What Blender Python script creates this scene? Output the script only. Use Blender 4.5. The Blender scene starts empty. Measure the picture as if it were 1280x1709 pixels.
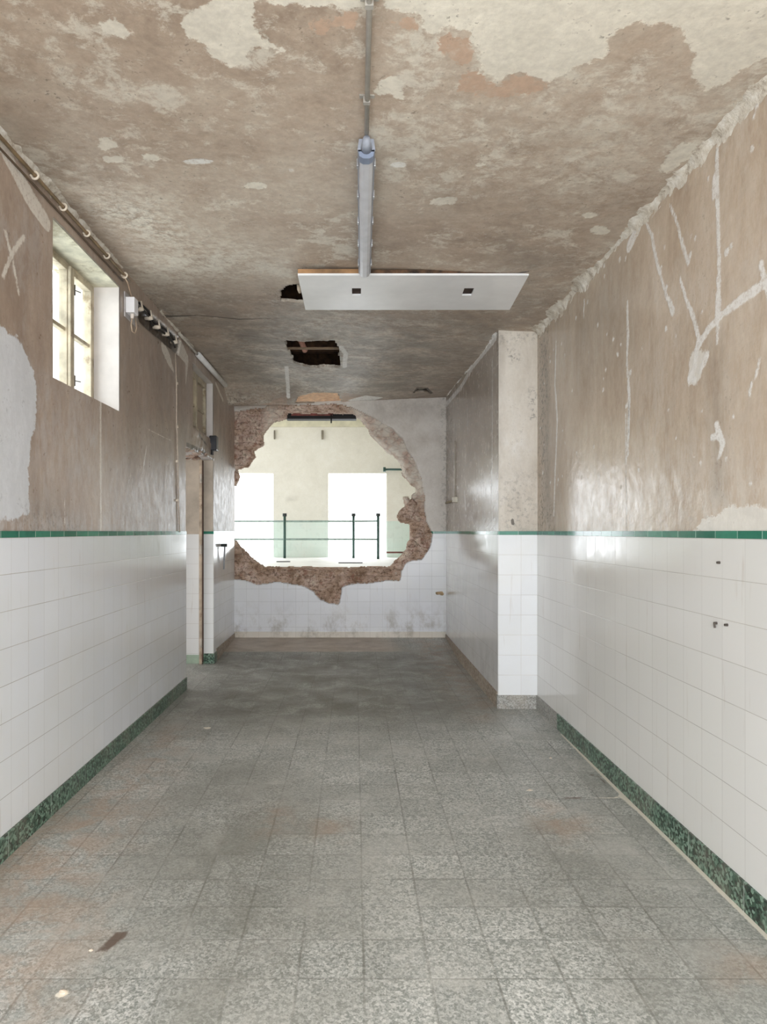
import bpy, bmesh, math, random
import numpy as np
from mathutils import Vector, noise as mnoise

# ------------------------------------------------------------------ camera / world / light / exposure
SC = bpy.context.scene
COL = SC.collection
F = 1115.0; CX = 592.0; CY = 887.0; H = 1.366          # focal length (px), principal point, eye height
cam_d = bpy.data.cameras.new('camera'); cam = bpy.data.objects.new('camera', cam_d); COL.objects.link(cam)
cam.location = (0, 0, H); cam.rotation_euler = (math.radians(90), 0, 0)
cam_d.sensor_fit = 'VERTICAL'; cam_d.sensor_height = 36; cam_d.sensor_width = 36
cam_d.lens = F / 1709 * 36
cam_d.shift_x = (640 - CX) / 1709; cam_d.shift_y = (CY - 854.5) / 1709
cam_d.clip_start = 0.05; cam_d.clip_end = 200
SC.camera = cam
world = bpy.data.worlds.new('sky'); SC.world = world; world.use_nodes = True
bg = world.node_tree.nodes['Background']; bg.inputs[0].default_value = (0.91, 0.955, 1.0, 1); bg.inputs[1].default_value = 3.4
SC.view_settings.view_transform = 'Standard'; SC.view_settings.look = 'None'
SC.view_settings.gamma = 1.0; SC.view_settings.use_curve_mapping = False
SC.view_settings.exposure = 0.88
SC.cycles.max_bounces = 10; SC.cycles.diffuse_bounces = 7
SC.cycles.sample_clamp_indirect = 6.0

def area(name, loc, rot, sx, sy, power, color=(1, 1, 1), portal=False):
    d = bpy.data.lights.new(name, 'AREA'); d.shape = 'RECTANGLE'; d.size = sx; d.size_y = sy; d.energy = power; d.color = color
    o = bpy.data.objects.new(name, d); COL.objects.link(o); o.location = loc; o.rotation_euler = rot
    if portal: d.cycles.is_portal = True
    return o
R = math.radians
# added fill lamps behind the camera and in the passage; portals for the sky
area('shopfront_fill', (0, -1.25, 1.55), (R(90), 0, 0), 2.66, 2.5, 64, (.955, .975, 1.0))  # unseen lamp added in the front opening as fill from the camera side
area('passage_fill', (-3.02, 6.5, 1.5), (0, R(-90), 0), 2.4, 2.6, 17, (.97, .985, 1.0))  # lamp added inside the closed passage to brighten the rear of the room
area('portal_window', (-1.70, 3.70, 2.5), (0, R(-90), 0), 0.85, 1.0, 1, portal=True)
area('portal_far_left', (-2.35, 14.1, 1.7), (R(-90), 0, 0), 1.3, 1.8, 1, portal=True)
area('portal_far_right', (0.05, 14.1, 1.7), (R(-90), 0, 0), 1.3, 1.8, 1, portal=True)
area('portal_far_side', (-4.95, 11.1, 2.6), (0, R(-90), 0), 1.2, 4.4, 1, portal=True)  # unseen side opening, added to light the room beyond

# ------------------------------------------------------------------ small helpers
random.seed(7)
XL, XR, XP, YP, YF, YB = -1.464, 1.41, 1.11, 5.158, 8.11, -1.3
DADO = 1.368
def lin(c):
    return tuple(((x / 255) / 12.92 if x / 255 <= .04045 else ((x / 255 + .055) / 1.055) ** 2.4) for x in c) + (1,)

class Mat:
    def __init__(s, name, rough=.6, spec=.5, metal=0.0):
        s.m = bpy.data.materials.new(name); s.m.use_nodes = True; s.t = s.m.node_tree
        s.b = s.t.nodes['Principled BSDF']; s.b.inputs['Roughness'].default_value = rough
        s.b.inputs['Specular IOR Level'].default_value = spec; s.b.inputs['Metallic'].default_value = metal
        s._p = None
    def n(s, t, **k):
        nd = s.t.nodes.new(t)
        for a, v in k.items(): setattr(nd, a, v)
        return nd
    def put(s, sock, v):
        if isinstance(v, bpy.types.NodeSocket): s.t.links.new(v, sock)
        elif isinstance(v, (tuple, list)) and len(v) == 3 and sock.type == 'RGBA': sock.default_value = lin(v)
        else: sock.default_value = v
    def pos(s):
        if s._p is None: s._p = s.n('ShaderNodeNewGeometry').outputs['Position']
        return s._p
    def obj(s): return s.n('ShaderNodeTexCoord').outputs['Object']
    def xyz(s, v=None):
        q = s.n('ShaderNodeSeparateXYZ'); s.put(q.inputs[0], v or s.pos()); return q.outputs
    def scale(s, v, sc):
        q = s.n('ShaderNodeMapping'); s.put(q.inputs['Vector'], v); q.inputs['Scale'].default_value = sc; return q.outputs[0]
    def noise(s, sc, det=4, rough=.55, dist=0.0, v=None):
        q = s.n('ShaderNodeTexNoise'); s.put(q.inputs['Vector'], v or s.pos())
        q.inputs['Scale'].default_value = sc; q.inputs['Detail'].default_value = det
        q.inputs['Roughness'].default_value = rough; q.inputs['Distortion'].default_value = dist
        return q.outputs['Fac']
    def voro(s, sc, v=None, out='Distance', feature='F1'):
        q = s.n('ShaderNodeTexVoronoi', feature=feature); s.put(q.inputs['Vector'], v or s.pos()); q.inputs['Scale'].default_value = sc
        return q.outputs[out]
    def math(s, op, a, b=0.0, c=None, clamp=False):
        q = s.n('ShaderNodeMath', operation=op, use_clamp=clamp); s.put(q.inputs[0], a); s.put(q.inputs[1], b)
        if c is not None: s.put(q.inputs[2], c)
        return q.outputs[0]
    def step(s, x, lo, hi, a=0.0, b=1.0):
        q = s.n('ShaderNodeMapRange', interpolation_type='SMOOTHSTEP'); s.put(q.inputs['Value'], x)
        q.inputs['From Min'].default_value = lo; q.inputs['From Max'].default_value = hi
        q.inputs['To Min'].default_value = a; q.inputs['To Max'].default_value = b
        return q.outputs[0]
    def mix(s, f, a, b, mode='MIX'):
        q = s.n('ShaderNodeMix', data_type='RGBA', blend_type=mode); q.clamp_factor = True
        s.put(q.inputs[0], f); s.put(q.inputs[6], a); s.put(q.inputs[7], b); return q.outputs[2]
    def ramp(s, f, pts):
        q = s.n('ShaderNodeValToRGB'); s.put(q.inputs[0], f); e = q.color_ramp.elements
        while len(e) < len(pts): e.new(.5)
        for i, (p, c) in enumerate(pts): e[i].position = p; e[i].color = lin(c)
        return q.outputs[0]
    def attr(s, name):
        q = s.n('ShaderNodeAttribute', attribute_name=name); return q.outputs['Fac']
    def bump(s, h, strength=.3, dist=.01, prev=None):
        q = s.n('ShaderNodeBump'); s.put(q.inputs['Height'], h); q.inputs['Strength'].default_value = strength
        q.inputs['Distance'].default_value = dist
        if prev is not None: s.put(q.inputs['Normal'], prev)
        return q.outputs[0]
    def out(s, col=None, rough=None, normal=None):
        if col is not None: s.put(s.b.inputs['Base Color'], col)
        if rough is not None: s.put(s.b.inputs['Roughness'], rough)
        if normal is not None: s.put(s.b.inputs['Normal'], normal)
        return s.m

def ragged(m, name, amp, fine=None, soft=.006, sc=9):
    """patch mask: the distance stored on the mesh, roughened by noise"""
    n = m.noise(sc, 5, .65); v = m.math('ADD', m.attr(name), m.math('MULTIPLY', m.math('SUBTRACT', n, .5), amp))
    v = m.math('ADD', v, m.math('MULTIPLY', m.math('SUBTRACT', m.noise(sc * 5, 4, .7), .5), amp * .45))
    return m.step(v, -soft, soft)

def simple(name, c, rough=.6, metal=0.0, var=.12, sc=14, spec=.5, dirt=None):
    m = Mat(name, rough, spec, metal); o = m.obj(); n = m.noise(sc, 5, .6, v=o)
    c2 = tuple(max(0, x * (1 - var * 1.6)) for x in c); c1 = tuple(min(255, x * (1 + var * .5)) for x in c)
    col = m.ramp(n, [(.3, c2), (.7, c1)])
    if dirt:
        col = m.mix(m.step(m.noise(sc * .6, 6, .7, v=o), .52, .68), col, dirt)
    return m.out(col, None, m.bump(m.noise(sc * 5, 3, v=o), .08, .003))

# ------------------------------------------------------------------ mesh helpers
def mesh_obj(name, bm, mat, parent=None, smooth=False):
    me = bpy.data.meshes.new(name); bm.normal_update(); bm.to_mesh(me); bm.free()
    if mat: me.materials.append(mat)
    if smooth:
        for p in me.polygons: p.use_smooth = True
    o = bpy.data.objects.new(name, me); COL.objects.link(o)
    if parent: o.parent = parent
    return o
def struct(o, **k):
    o['kind'] = 'structure'
    for a, b in k.items(): o[a] = b
    return o
def empty(name, loc, label, cat, group=None):
    o = bpy.data.objects.new(name, None); COL.objects.link(o); o.location = loc; o.empty_display_size = .05
    return tag(o, label, cat, group)
def tag(o, label, cat, group=None):
    o['label'] = label; o['category'] = cat
    if group: o['group'] = group
    return o
def box(bm, x0, x1, y0, y1, z0, z1, bevel=0.0):
    r = bmesh.ops.create_cube(bm, size=1)
    for v in r['verts']:
        v.co = Vector(((x0 + x1) / 2 + v.co.x * (x1 - x0), (y0 + y1) / 2 + v.co.y * (y1 - y0), (z0 + z1) / 2 + v.co.z * (z1 - z0)))
    if bevel:
        es = list({e for v in r['verts'] for e in v.link_edges})
        bmesh.ops.bevel(bm, geom=es, offset=bevel, segments=2, affect='EDGES', profile=.5)
    return bm
def tube(bm, pts, r, n=10, cap=True):
    pts = [Vector(p) for p in pts]; rings = []
    up = Vector((0, 0, 1))
    prev = None
    for i, p in enumerate(pts):
        d = (pts[min(i + 1, len(pts) - 1)] - pts[max(i - 1, 0)]).normalized()
        if prev is None:
            a = d.cross(up if abs(d.z) < .9 else Vector((1, 0, 0))).normalized()
        else:
            a = (prev - d * prev.dot(d)).normalized()
        prev = a; b = d.cross(a)
        rr = r[i] if isinstance(r, (list, tuple)) else r
        rings.append([bm.verts.new(p + (a * math.cos(t) + b * math.sin(t)) * rr) for t in [2 * math.pi * k / n for k in range(n)]])
    for q, w in zip(rings, rings[1:]):
        for k in range(n): bm.faces.new((q[k], q[(k + 1) % n], w[(k + 1) % n], w[k]))
    if cap: bm.faces.new(rings[0][::-1]); bm.faces.new(rings[-1])
    return bm
def B(*boxes, bevel=0.0):
    bm = bmesh.new()
    for b in boxes: box(bm, *b, bevel=bevel)
    return bm
def T(*tubes, n=10):
    bm = bmesh.new()
    for p, r in tubes: tube(bm, p, r, n)
    return bm
def rock(bm, c, r, seed, flat=.7):
    q = bmesh.ops.create_icosphere(bm, subdivisions=2, radius=1)
    for v in q['verts']:
        k = 1 + .45 * mnoise.noise(v.co * 1.3 + Vector((seed * 3.1, 0, 0)))
        v.co = Vector((c[0] + v.co.x * r[0] * k, c[1] + v.co.y * r[1] * k, c[2] + v.co.z * r[2] * k))

# ------------------------------------------------------------------ traced marks -> true places on the surfaces
def smooth01(t): t = max(0, min(1, t)); return t * t * (3 - 2 * t)
def zc(x, y):
    """ceiling height: tilted plaster, sagging by the rear wall"""
    a = 1.66 + (x - XL) / (XR - XL) * (-.12)
    b = 1.52 + (x + 1.49) / 2.6 * .11
    t = smooth01((y - 7.1) / 1.0) if x < -.4 else smooth01((y - 5.6) / 2.4)
    s = smooth01((x + .7) / .6); t = smooth01((y - 7.1) / 1.0) * (1 - s) + smooth01((y - 5.6) / 2.4) * s
    return H + a * (1 - t) + b * t
def on_ceil(px, py):
    y = 4.0
    for _ in range(12):
        y = F * (zc((px - CX) / F * y, y) - H) / max(20, CY - py)
    return ((px - CX) / F * y, y)
def on_left(px, py): y = F * -XL / (CX - px); return (y, H + (CY - py) / F * y)
def on_right(px, py): y = F * XR / (px - CX); return (y, H + (CY - py) / F * y)
def on_right2(px, py): y = F * XP / (px - CX); return (y, H + (CY - py) / F * y)
def at_y(px, py, y): return ((px - CX) / F * y, H + (CY - py) / F * y)
def on_floor(px, py): y = F * H / (py - CY); return ((px - CX) / F * y, y)

def sd_poly(U, V, poly):
    P = np.array(poly, float); d = np.full(U.shape, 1e9); ins = np.zeros(U.shape, bool)
    for i in range(len(P)):
        a = P[i]; b = P[(i + 1) % len(P)]; e = b - a
        wu, wv = U - a[0], V - a[1]; t = np.clip((wu * e[0] + wv * e[1]) / max(e @ e, 1e-9), 0, 1)
        d = np.minimum(d, (wu - e[0] * t) ** 2 + (wv - e[1] * t) ** 2)
        c = (a[1] > V) != (b[1] > V)
        with np.errstate(divide='ignore', invalid='ignore'):
            xi = (b[0] - a[0]) * (V - a[1]) / (b[1] - a[1]) + a[0]
        ins ^= c & (U < xi)
    d = np.sqrt(d); return np.where(ins, d, -d)
def sd_line(U, V, pts, r):
    d = np.full(U.shape, 1e9)
    P = np.array(pts, float)
    for i in range(len(P) - 1):
        a, b = P[i], P[i + 1]; e = b - a; r0 = r[i] if isinstance(r, list) else r; r1 = r[i + 1] if isinstance(r, list) else r
        wu, wv = U - a[0], V - a[1]; t = np.clip((wu * e[0] + wv * e[1]) / max(e @ e, 1e-9), 0, 1)
        d = np.minimum(d, np.sqrt((wu - e[0] * t) ** 2 + (wv - e[1] * t) ** 2) - (r0 + (r1 - r0) * t))
    return -d
def ell(mp, px, py, rx, ry, n=14):
    return [mp(px + rx * math.cos(2 * math.pi * k / n), py + ry * math.sin(2 * math.pi * k / n)) for k in range(n)]

def axis(*segs):
    """segs: (start, end, step) runs joined; ends are kept exactly"""
    out = []
    for a, b, st in segs:
        n = max(1, int(round((b - a) / st))); out += list(np.linspace(a, b, n + 1))
    return np.array(sorted({round(float(x), 5) for x in out}))

def grid(name, us, vs, fn, mat, fields=None, drop=None, extrude=None, parent=None, smooth=True, fcache=None):
    """surface over a (u,v) grid; fields: name -> array at grid points; drop: bool array per cell; extrude: offset of the rims of holes"""
    U, V = np.meshgrid(us, vs, indexing='ij')
    X, Y, Z = fn(U, V)
    co = np.stack([X, Y, Z], -1).reshape(-1, 3)
    nu, nv = len(us), len(vs)
    idx = np.arange(nu * nv).reshape(nu, nv)
    keep = np.ones((nu - 1, nv - 1), bool) if drop is None else ~drop
    q = np.stack([idx[:-1, :-1], idx[1:, :-1], idx[1:, 1:], idx[:-1, 1:]], -1)[keep]
    used = np.zeros(nu * nv, bool); used[q.ravel()] = True
    ren = -np.ones(nu * nv, int); ren[used] = np.arange(used.sum())
    verts = co[used]; faces = ren[q].tolist()
    vals = {k: np.clip(a.reshape(-1)[used], -1, 1.5) for k, a in (fields or {}).items()}
    if extrude is not None:
        cnt = {}
        for f in faces:
            for i in range(4):
                e = (f[i], f[(i + 1) % 4]); k = (min(e), max(e)); cnt[k] = None if k in cnt else e
        outer = np.zeros((nu, nv), bool); outer[0, :] = outer[-1, :] = True; outer[:, 0] = outer[:, -1] = True
        outer = outer.reshape(-1)[used]
        rim = [e for e in cnt.values() if e is not None and not (outer[e[0]] and outer[e[1]])]
        vv = sorted({i for e in rim for i in e}); mp = {i: len(verts) + j for j, i in enumerate(vv)}
        verts = np.vstack([verts, np.array([extrude(verts[i]) for i in vv])]) if vv else verts
        for k in vals: vals[k] = np.concatenate([vals[k], vals[k][vv]]) if vv else vals[k]
        faces += [[e[1], e[0], mp[e[0]], mp[e[1]]] for e in rim]
    me = bpy.data.meshes.new(name); me.from_pydata(verts.tolist(), [], faces); me.update()
    for k, a in vals.items():
        at = me.attributes.new(k, 'FLOAT', 'POINT'); at.data.foreach_set('value', a.astype(np.float32))
    me.materials.append(mat)
    if smooth: me.polygons.foreach_set('use_smooth', [True] * len(me.polygons))
    o = bpy.data.objects.new(name, me); COL.objects.link(o)
    if parent: o.parent = parent
    return o
def fmax(U, shapes, base=-.4):
    a = np.full(U.shape, base)
    for s in shapes: a = np.maximum(a, s)
    return a
def soft(sd, w): return np.clip(sd / w * .5 + .5, 0, 1)
def vnoise(U, V, sc, seed=0):
    """cheap smooth value noise on arrays"""
    rs = np.random.RandomState(seed); g = rs.rand(64, 64)
    a, b = U * sc + 100, V * sc + 100; i, j = np.floor(a).astype(int), np.floor(b).astype(int); fa, fb = a - i, b - j
    fa = fa * fa * (3 - 2 * fa); fb = fb * fb * (3 - 2 * fb)
    G = lambda p, r: g[p % 64, r % 64]
    return (G(i, j) * (1 - fa) + G(i + 1, j) * fa) * (1 - fb) + (G(i, j + 1) * (1 - fa) + G(i + 1, j + 1) * fa) * fb
def fbm(U, V, sc, seed=0, o=4):
    r = 0; a = 1; t = 0
    for k in range(o): r = r + a * vnoise(U, V, sc * 2 ** k, seed + k); t += a; a *= .55
    return r / t - .5

# ------------------------------------------------------------------ surface materials
def plaster(name, c_dark, c_mid, c_light, c_pale, c_white, rough=.5, streak=None, mottle=1.0, grey=(136, 128, 119), speck=.45):
    m = Mat(name, rough)
    v = m.scale(m.pos(), streak) if streak else m.pos()
    n1 = m.noise(1.5, 6, .62, .6, v); n2 = m.noise(6.5, 9, .78, .3, v); n3 = m.noise(38, 4, .6)
    dots = m.step(m.noise(55, 3, .6), .60, .66)
    col = m.ramp(m.math('ADD', m.math('MULTIPLY', n1, .5), m.math('MULTIPLY', n2, .5)), [(.36, c_dark), (.5, c_mid), (.63, c_light)])
    sp = m.step(m.math('ADD', m.noise(9, 9, .80, .25, v), m.math('MULTIPLY', m.noise(2.3, 2, .5, 0, v), .35)), .68, .80)
    col = m.mix(m.math('MULTIPLY', sp, speck * mottle), col, c_pale)                # rubbed whitish specks
    col = m.mix(m.math('MULTIPLY', m.attr('haze'), m.step(m.noise(20, 7, .78, .3, v), .42, .58)), col, c_pale)
    col = m.mix(m.math('MULTIPLY', ragged(m, 'red', .16), m.step(m.noise(18, 5, .7), .3, .55, .35, 1)), col, (200, 172, 150))
    pale = m.mix(m.step(n2, .40, .62), c_pale, tuple(min(255, x * 1.05) for x in c_pale))
    pm = ragged(m, 'pale', .10)
    col = m.mix(pm, col, pale)
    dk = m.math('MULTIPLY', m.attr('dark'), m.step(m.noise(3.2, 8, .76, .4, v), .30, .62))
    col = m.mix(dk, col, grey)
    wm = m.math('MULTIPLY', ragged(m, 'white', .026, sc=40, soft=.005), m.step(m.noise(50, 6, .8), .36, .52, .45, 1.0))
    col = m.mix(wm, col, c_white)
    col = m.mix(m.math('MULTIPLY', m.math('MULTIPLY', dots, m.step(n2, .5, .62)), .4 * mottle), col, (96, 84, 72))
    mo = m.math('MULTIPLY', m.attr('mold'), m.step(m.noise(30, 6, .8), .50, .60))
    col = m.mix(mo, col, (58, 54, 46))
    col = m.mix(m.step(n3, .30, .75, 0, .10 * mottle), col, (60, 48, 40))
    ln = ragged(m, 'crack', .012, soft=.003, sc=30)
    col = m.mix(m.math('MULTIPLY', ln, .8), col, (62, 55, 48))
    h = m.math('ADD', m.math('MULTIPLY', pm, .5), m.math('ADD', m.math('MULTIPLY', wm, .6), m.math('MULTIPLY', m.noise(45, 5, .65), .55)))
    nm = m.bump(h, .3, .005); nm = m.bump(m.noise(5, 4, .6), .15, .02, nm)
    m.out(col, m.step(m.noise(14, 5, .7), .3, .7, rough - .06, rough + .08), nm)
    return m.m
FK = ['haze', 'red', 'pale', 'dark', 'white', 'mold', 'crack']
def fields(U, **k):
    d = {n: np.zeros(U.shape) if n in ('haze', 'dark', 'mold') else np.full(U.shape, -.4) for n in FK}
    d.update(k); return d

M_ceil = plaster('ceiling_plaster', (158, 139, 122), (188, 170, 152), (208, 195, 178), (226, 220, 206), (238, 237, 232),   .55, (.85, 1, 1), mottle=1.4, speck=.55)
M_left = plaster('left_wall_paint', (146, 127, 112), (172, 154, 139), (192, 177, 162), (206, 208, 212), (222, 216, 206), .33, (1, 1, .4), .6, speck=.3)
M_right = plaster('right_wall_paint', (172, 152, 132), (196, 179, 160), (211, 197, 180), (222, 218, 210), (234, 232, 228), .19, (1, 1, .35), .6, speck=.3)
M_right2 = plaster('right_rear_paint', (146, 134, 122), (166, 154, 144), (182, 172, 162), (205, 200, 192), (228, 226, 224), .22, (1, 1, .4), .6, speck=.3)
M_pier = plaster('pier_paint', (188, 178, 164), (212, 204, 192), (226, 220, 210), (232, 228, 222), (236, 235, 230), .45, (1, 1, .4), .6)
M_rear = plaster('rear_wall_paint', (196, 188, 178), (214, 208, 200), (224, 219, 212), (230, 227, 220), (234, 232, 226), .5, None, .5)
M_cream = plaster('beyond_wall_paint', (222, 218, 208), (230, 226, 217), (236, 233, 226), (242, 240, 234), (246, 246, 240), .6, None, .3, speck=.2)
M_reveal = simple('white_reveal_paint', (212, 206, 202), .5, var=.05, sc=4)

def rubble_mat(name='exposed_rubble'):
    m = Mat(name, .9, .2); p = m.pos()
    n = m.noise(4.5, 6, .65, .6); f = m.noise(28, 6, .7)
    col = m.ramp(n, [(.32, (150, 124, 104)), (.45, (196, 170, 150)), (.56, (210, 186, 172)), (.68, (226, 212, 194))])
    col = m.mix(m.step(f, .50, .62, 0, .75), col, (118, 92, 74))
    zq = m.math('FRACT', m.math('ADD', m.math('DIVIDE', m.xyz()[2], .085), m.math('MULTIPLY', m.noise(3, 3, .6), 1.6)))
    cl = m.math('MULTIPLY', m.step(m.math('ABSOLUTE', m.math('SUBTRACT', zq, .5)), .02, .10, 1, 0), m.step(m.noise(8, 4, .7), .44, .58))
    col = m.mix(m.math('MULTIPLY', cl, .6), col, (92, 70, 58))
    col = m.mix(m.step(m.noise(12, 4, .7, .5), .57, .63, 0, .6), col, (150, 104, 88))
    col = m.mix(m.step(m.noise(9, 5, .7, 1.0), .60, .68, 0, .8), col, (210, 200, 184))
    col = m.mix(m.math('MULTIPLY', m.attr('haze'), m.step(m.noise(7, 6, .7), .35, .6)), col, (226, 218, 206))
    br = m.step(m.voro(6.5, m.scale(p, (1, 1, 2.0)), feature='DISTANCE_TO_EDGE'), .0, .09)
    col = m.mix(m.math('MULTIPLY', m.math('SUBTRACT', 1.0, br), m.math('MULTIPLY', f, .35)), col, (126, 104, 92))
    h = m.math('ADD', m.math('MULTIPLY', f, .9), m.math('MULTIPLY', br, .35))
    return m.out(col, None, m.bump(h, .8, .02))
M_rub = rubble_mat()

def tiles(name, axis_, ph_h, ph_v, pitch_h=.15, pitch_v=.1545, c=(230, 233, 238), grout=(176, 172, 166), rough=.1, wear=0.0, lw=.0012):
    m = Mat(name, rough, .5); q = m.xyz()
    u = q[0] if axis_ == 'x' else q[1]
    a = m.math('DIVIDE', m.math('SUBTRACT', u, ph_h - 50 * pitch_h), pitch_h); b = m.math('DIVIDE', m.math('SUBTRACT', q[2], ph_v - 50 * pitch_v), pitch_v)
    fa, fb = m.math('FRACT', a), m.math('FRACT', b)
    da = m.math('MULTIPLY', m.math('MINIMUM', fa, m.math('SUBTRACT', 1.0, fa)), pitch_h)
    db = m.math('MULTIPLY', m.math('MINIMUM', fb, m.math('SUBTRACT', 1.0, fb)), pitch_v)
    g = m.math('MINIMUM', m.step(da, lw * .5, lw * 1.5, .55 if axis_ == 'y' else .2, 1), m.step(db, lw * .5, lw * 1.5))
    cmb = m.n('ShaderNodeCombineXYZ'); m.put(cmb.inputs[0], m.math('FLOOR', a)); m.put(cmb.inputs[1], m.math('FLOOR', b))
    wn = m.n('ShaderNodeTexWhiteNoise'); m.put(wn.inputs[0], cmb.outputs[0])
    col = m.mix(wn.outputs[0], tuple(x * .98 for x in c), c)
    col = m.mix(m.step(m.noise(1.1, 5, .6), .35, .7, 0, .5), col, (222, 222, 216))
    gm = m.mix(m.step(m.noise(2.5, 3, .6), .35, .65), grout, tuple(min(255, x * 1.12) for x in grout))
    col = m.mix(g, gm, col)
    # rust drips and dirt
    drip = m.math('MULTIPLY', m.step(m.noise(30, 3, .6, v=m.scale(m.pos(), (1, 1, .07))), .62, .74), .35)
    col = m.mix(m.math('MULTIPLY', drip, m.step(m.noise(3, 3, .6), .4, .6)), col, (176, 160, 142))
    if wear:
        low = m.step(q[2], .12, .62, 1, 0)
        w = m.math('MULTIPLY', m.math('MULTIPLY', low, min(wear, 1) * .7), m.step(m.noise(5, 7, .75, .2, m.scale(m.pos(), (1, 1, .7))), .46, .74))
        col = m.mix(w, col, (138, 128, 110))
    # slight relief: each tile tilts a little, joints sink
    tilt = m.math('ADD', m.math('MULTIPLY', g, .6), m.math('MULTIPLY', m.noise(7, 2), .5))
    tilt = m.math('ADD', tilt, m.math('MULTIPLY', m.math('MULTIPLY', m.math('SUBTRACT', wn.outputs[0], .5), m.math('SUBTRACT', fa, .5)), .6))
    return m.out(col, m.step(m.noise(8, 5, .7), .3, .7, rough, rough + .1), m.bump(tilt, .35, .0022))
M_tl = tiles('left_white_tiles', 'y', 3.141, .104)
M_tr = tiles('right_white_tiles', 'y', 2.407, .104, c=(226, 225, 222))
M_tr2 = tiles('right_rear_white_tiles', 'y', 5.2, .104, c=(212, 212, 212), wear=.5)
M_tp = tiles('pier_white_tiles', 'x', 1.11, .104, pitch_h=.172, c=(232, 234, 237), grout=(190, 186, 180))
M_tj = tiles('jamb_white_tiles', 'x', -1.464, .104, c=(232, 234, 234), grout=(186, 182, 176))
M_tb = tiles('rear_white_tiles', 'x', XL, .05, pitch_h=.15, c=(224, 226, 231), grout=(172, 172, 174), wear=1.0)
def green(name, axis_, ph):
    m = Mat(name, .12, .5); q = m.xyz(); u = q[0] if axis_ == 'x' else q[1]
    a = m.math('DIVIDE', m.math('SUBTRACT', u, ph - 7.5), .15); fa = m.math('FRACT', a)
    d = m.math('MINIMUM', fa, m.math('SUBTRACT', 1.0, fa)); g = m.step(d, .008, .018)
    wn = m.n('ShaderNodeTexWhiteNoise', noise_dimensions='1D'); m.put(wn.inputs['W'], m.math('FLOOR', a))
    col = m.mix(wn.outputs[0], (28, 104, 84), (62, 140, 116))
    col = m.mix(m.step(m.noise(12, 5, .7), .4, .7, 0, .4), col, (36, 92, 78))
    col = m.mix(g, (150, 190, 176), col)
    return m.out(col, None, m.bump(g, .3, .002))
M_gy = green('green_border_tiles_side', 'y', 2.45); M_gx = green('green_border_tiles_front', 'x', 1.11)

def terrazzo_base(name, c0, c1, c2, sc=85, rough=.3, dust=0.0):
    m = Mat(name, rough); v = m.voro(sc, out='Color'); w = m.n('ShaderNodeSeparateColor'); m.put(w.inputs[0], v)
    col = m.ramp(w.outputs[0], [(.15, c0), (.5, c1), (.9, c2)])
    q = m.xyz(); fy = m.math('FRACT', m.math('DIVIDE', m.math('ADD', q[1], 30.0), .4)); g = m.step(m.math('MINIMUM', fy, m.math('SUBTRACT', 1.0, fy)), .002, .006)
    col = m.mix(g, (170, 184, 174), col)
    col = m.mix(m.step(m.noise(5, 5, .7), .45, .7, dust * .3, .25 + dust), col, (170, 160, 146))
    return m.out(col, None, m.bump(m.noise(60, 3), .1, .002))
M_bg = terrazzo_base('green_terrazzo', (30, 46, 38), (62, 92, 76), (122, 150, 132))
M_bgr = terrazzo_base('grey_terrazzo', (120, 120, 116), (148, 148, 144), (176, 176, 172), 120, .5, .3)
M_bbr = terrazzo_base('brown_dusty_skirting', (118, 104, 92), (142, 128, 114), (166, 152, 138), 60, .7, .5)
M_bpale = simple('pale_green_skirting', (170, 190, 170), .4, var=.06)

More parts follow.
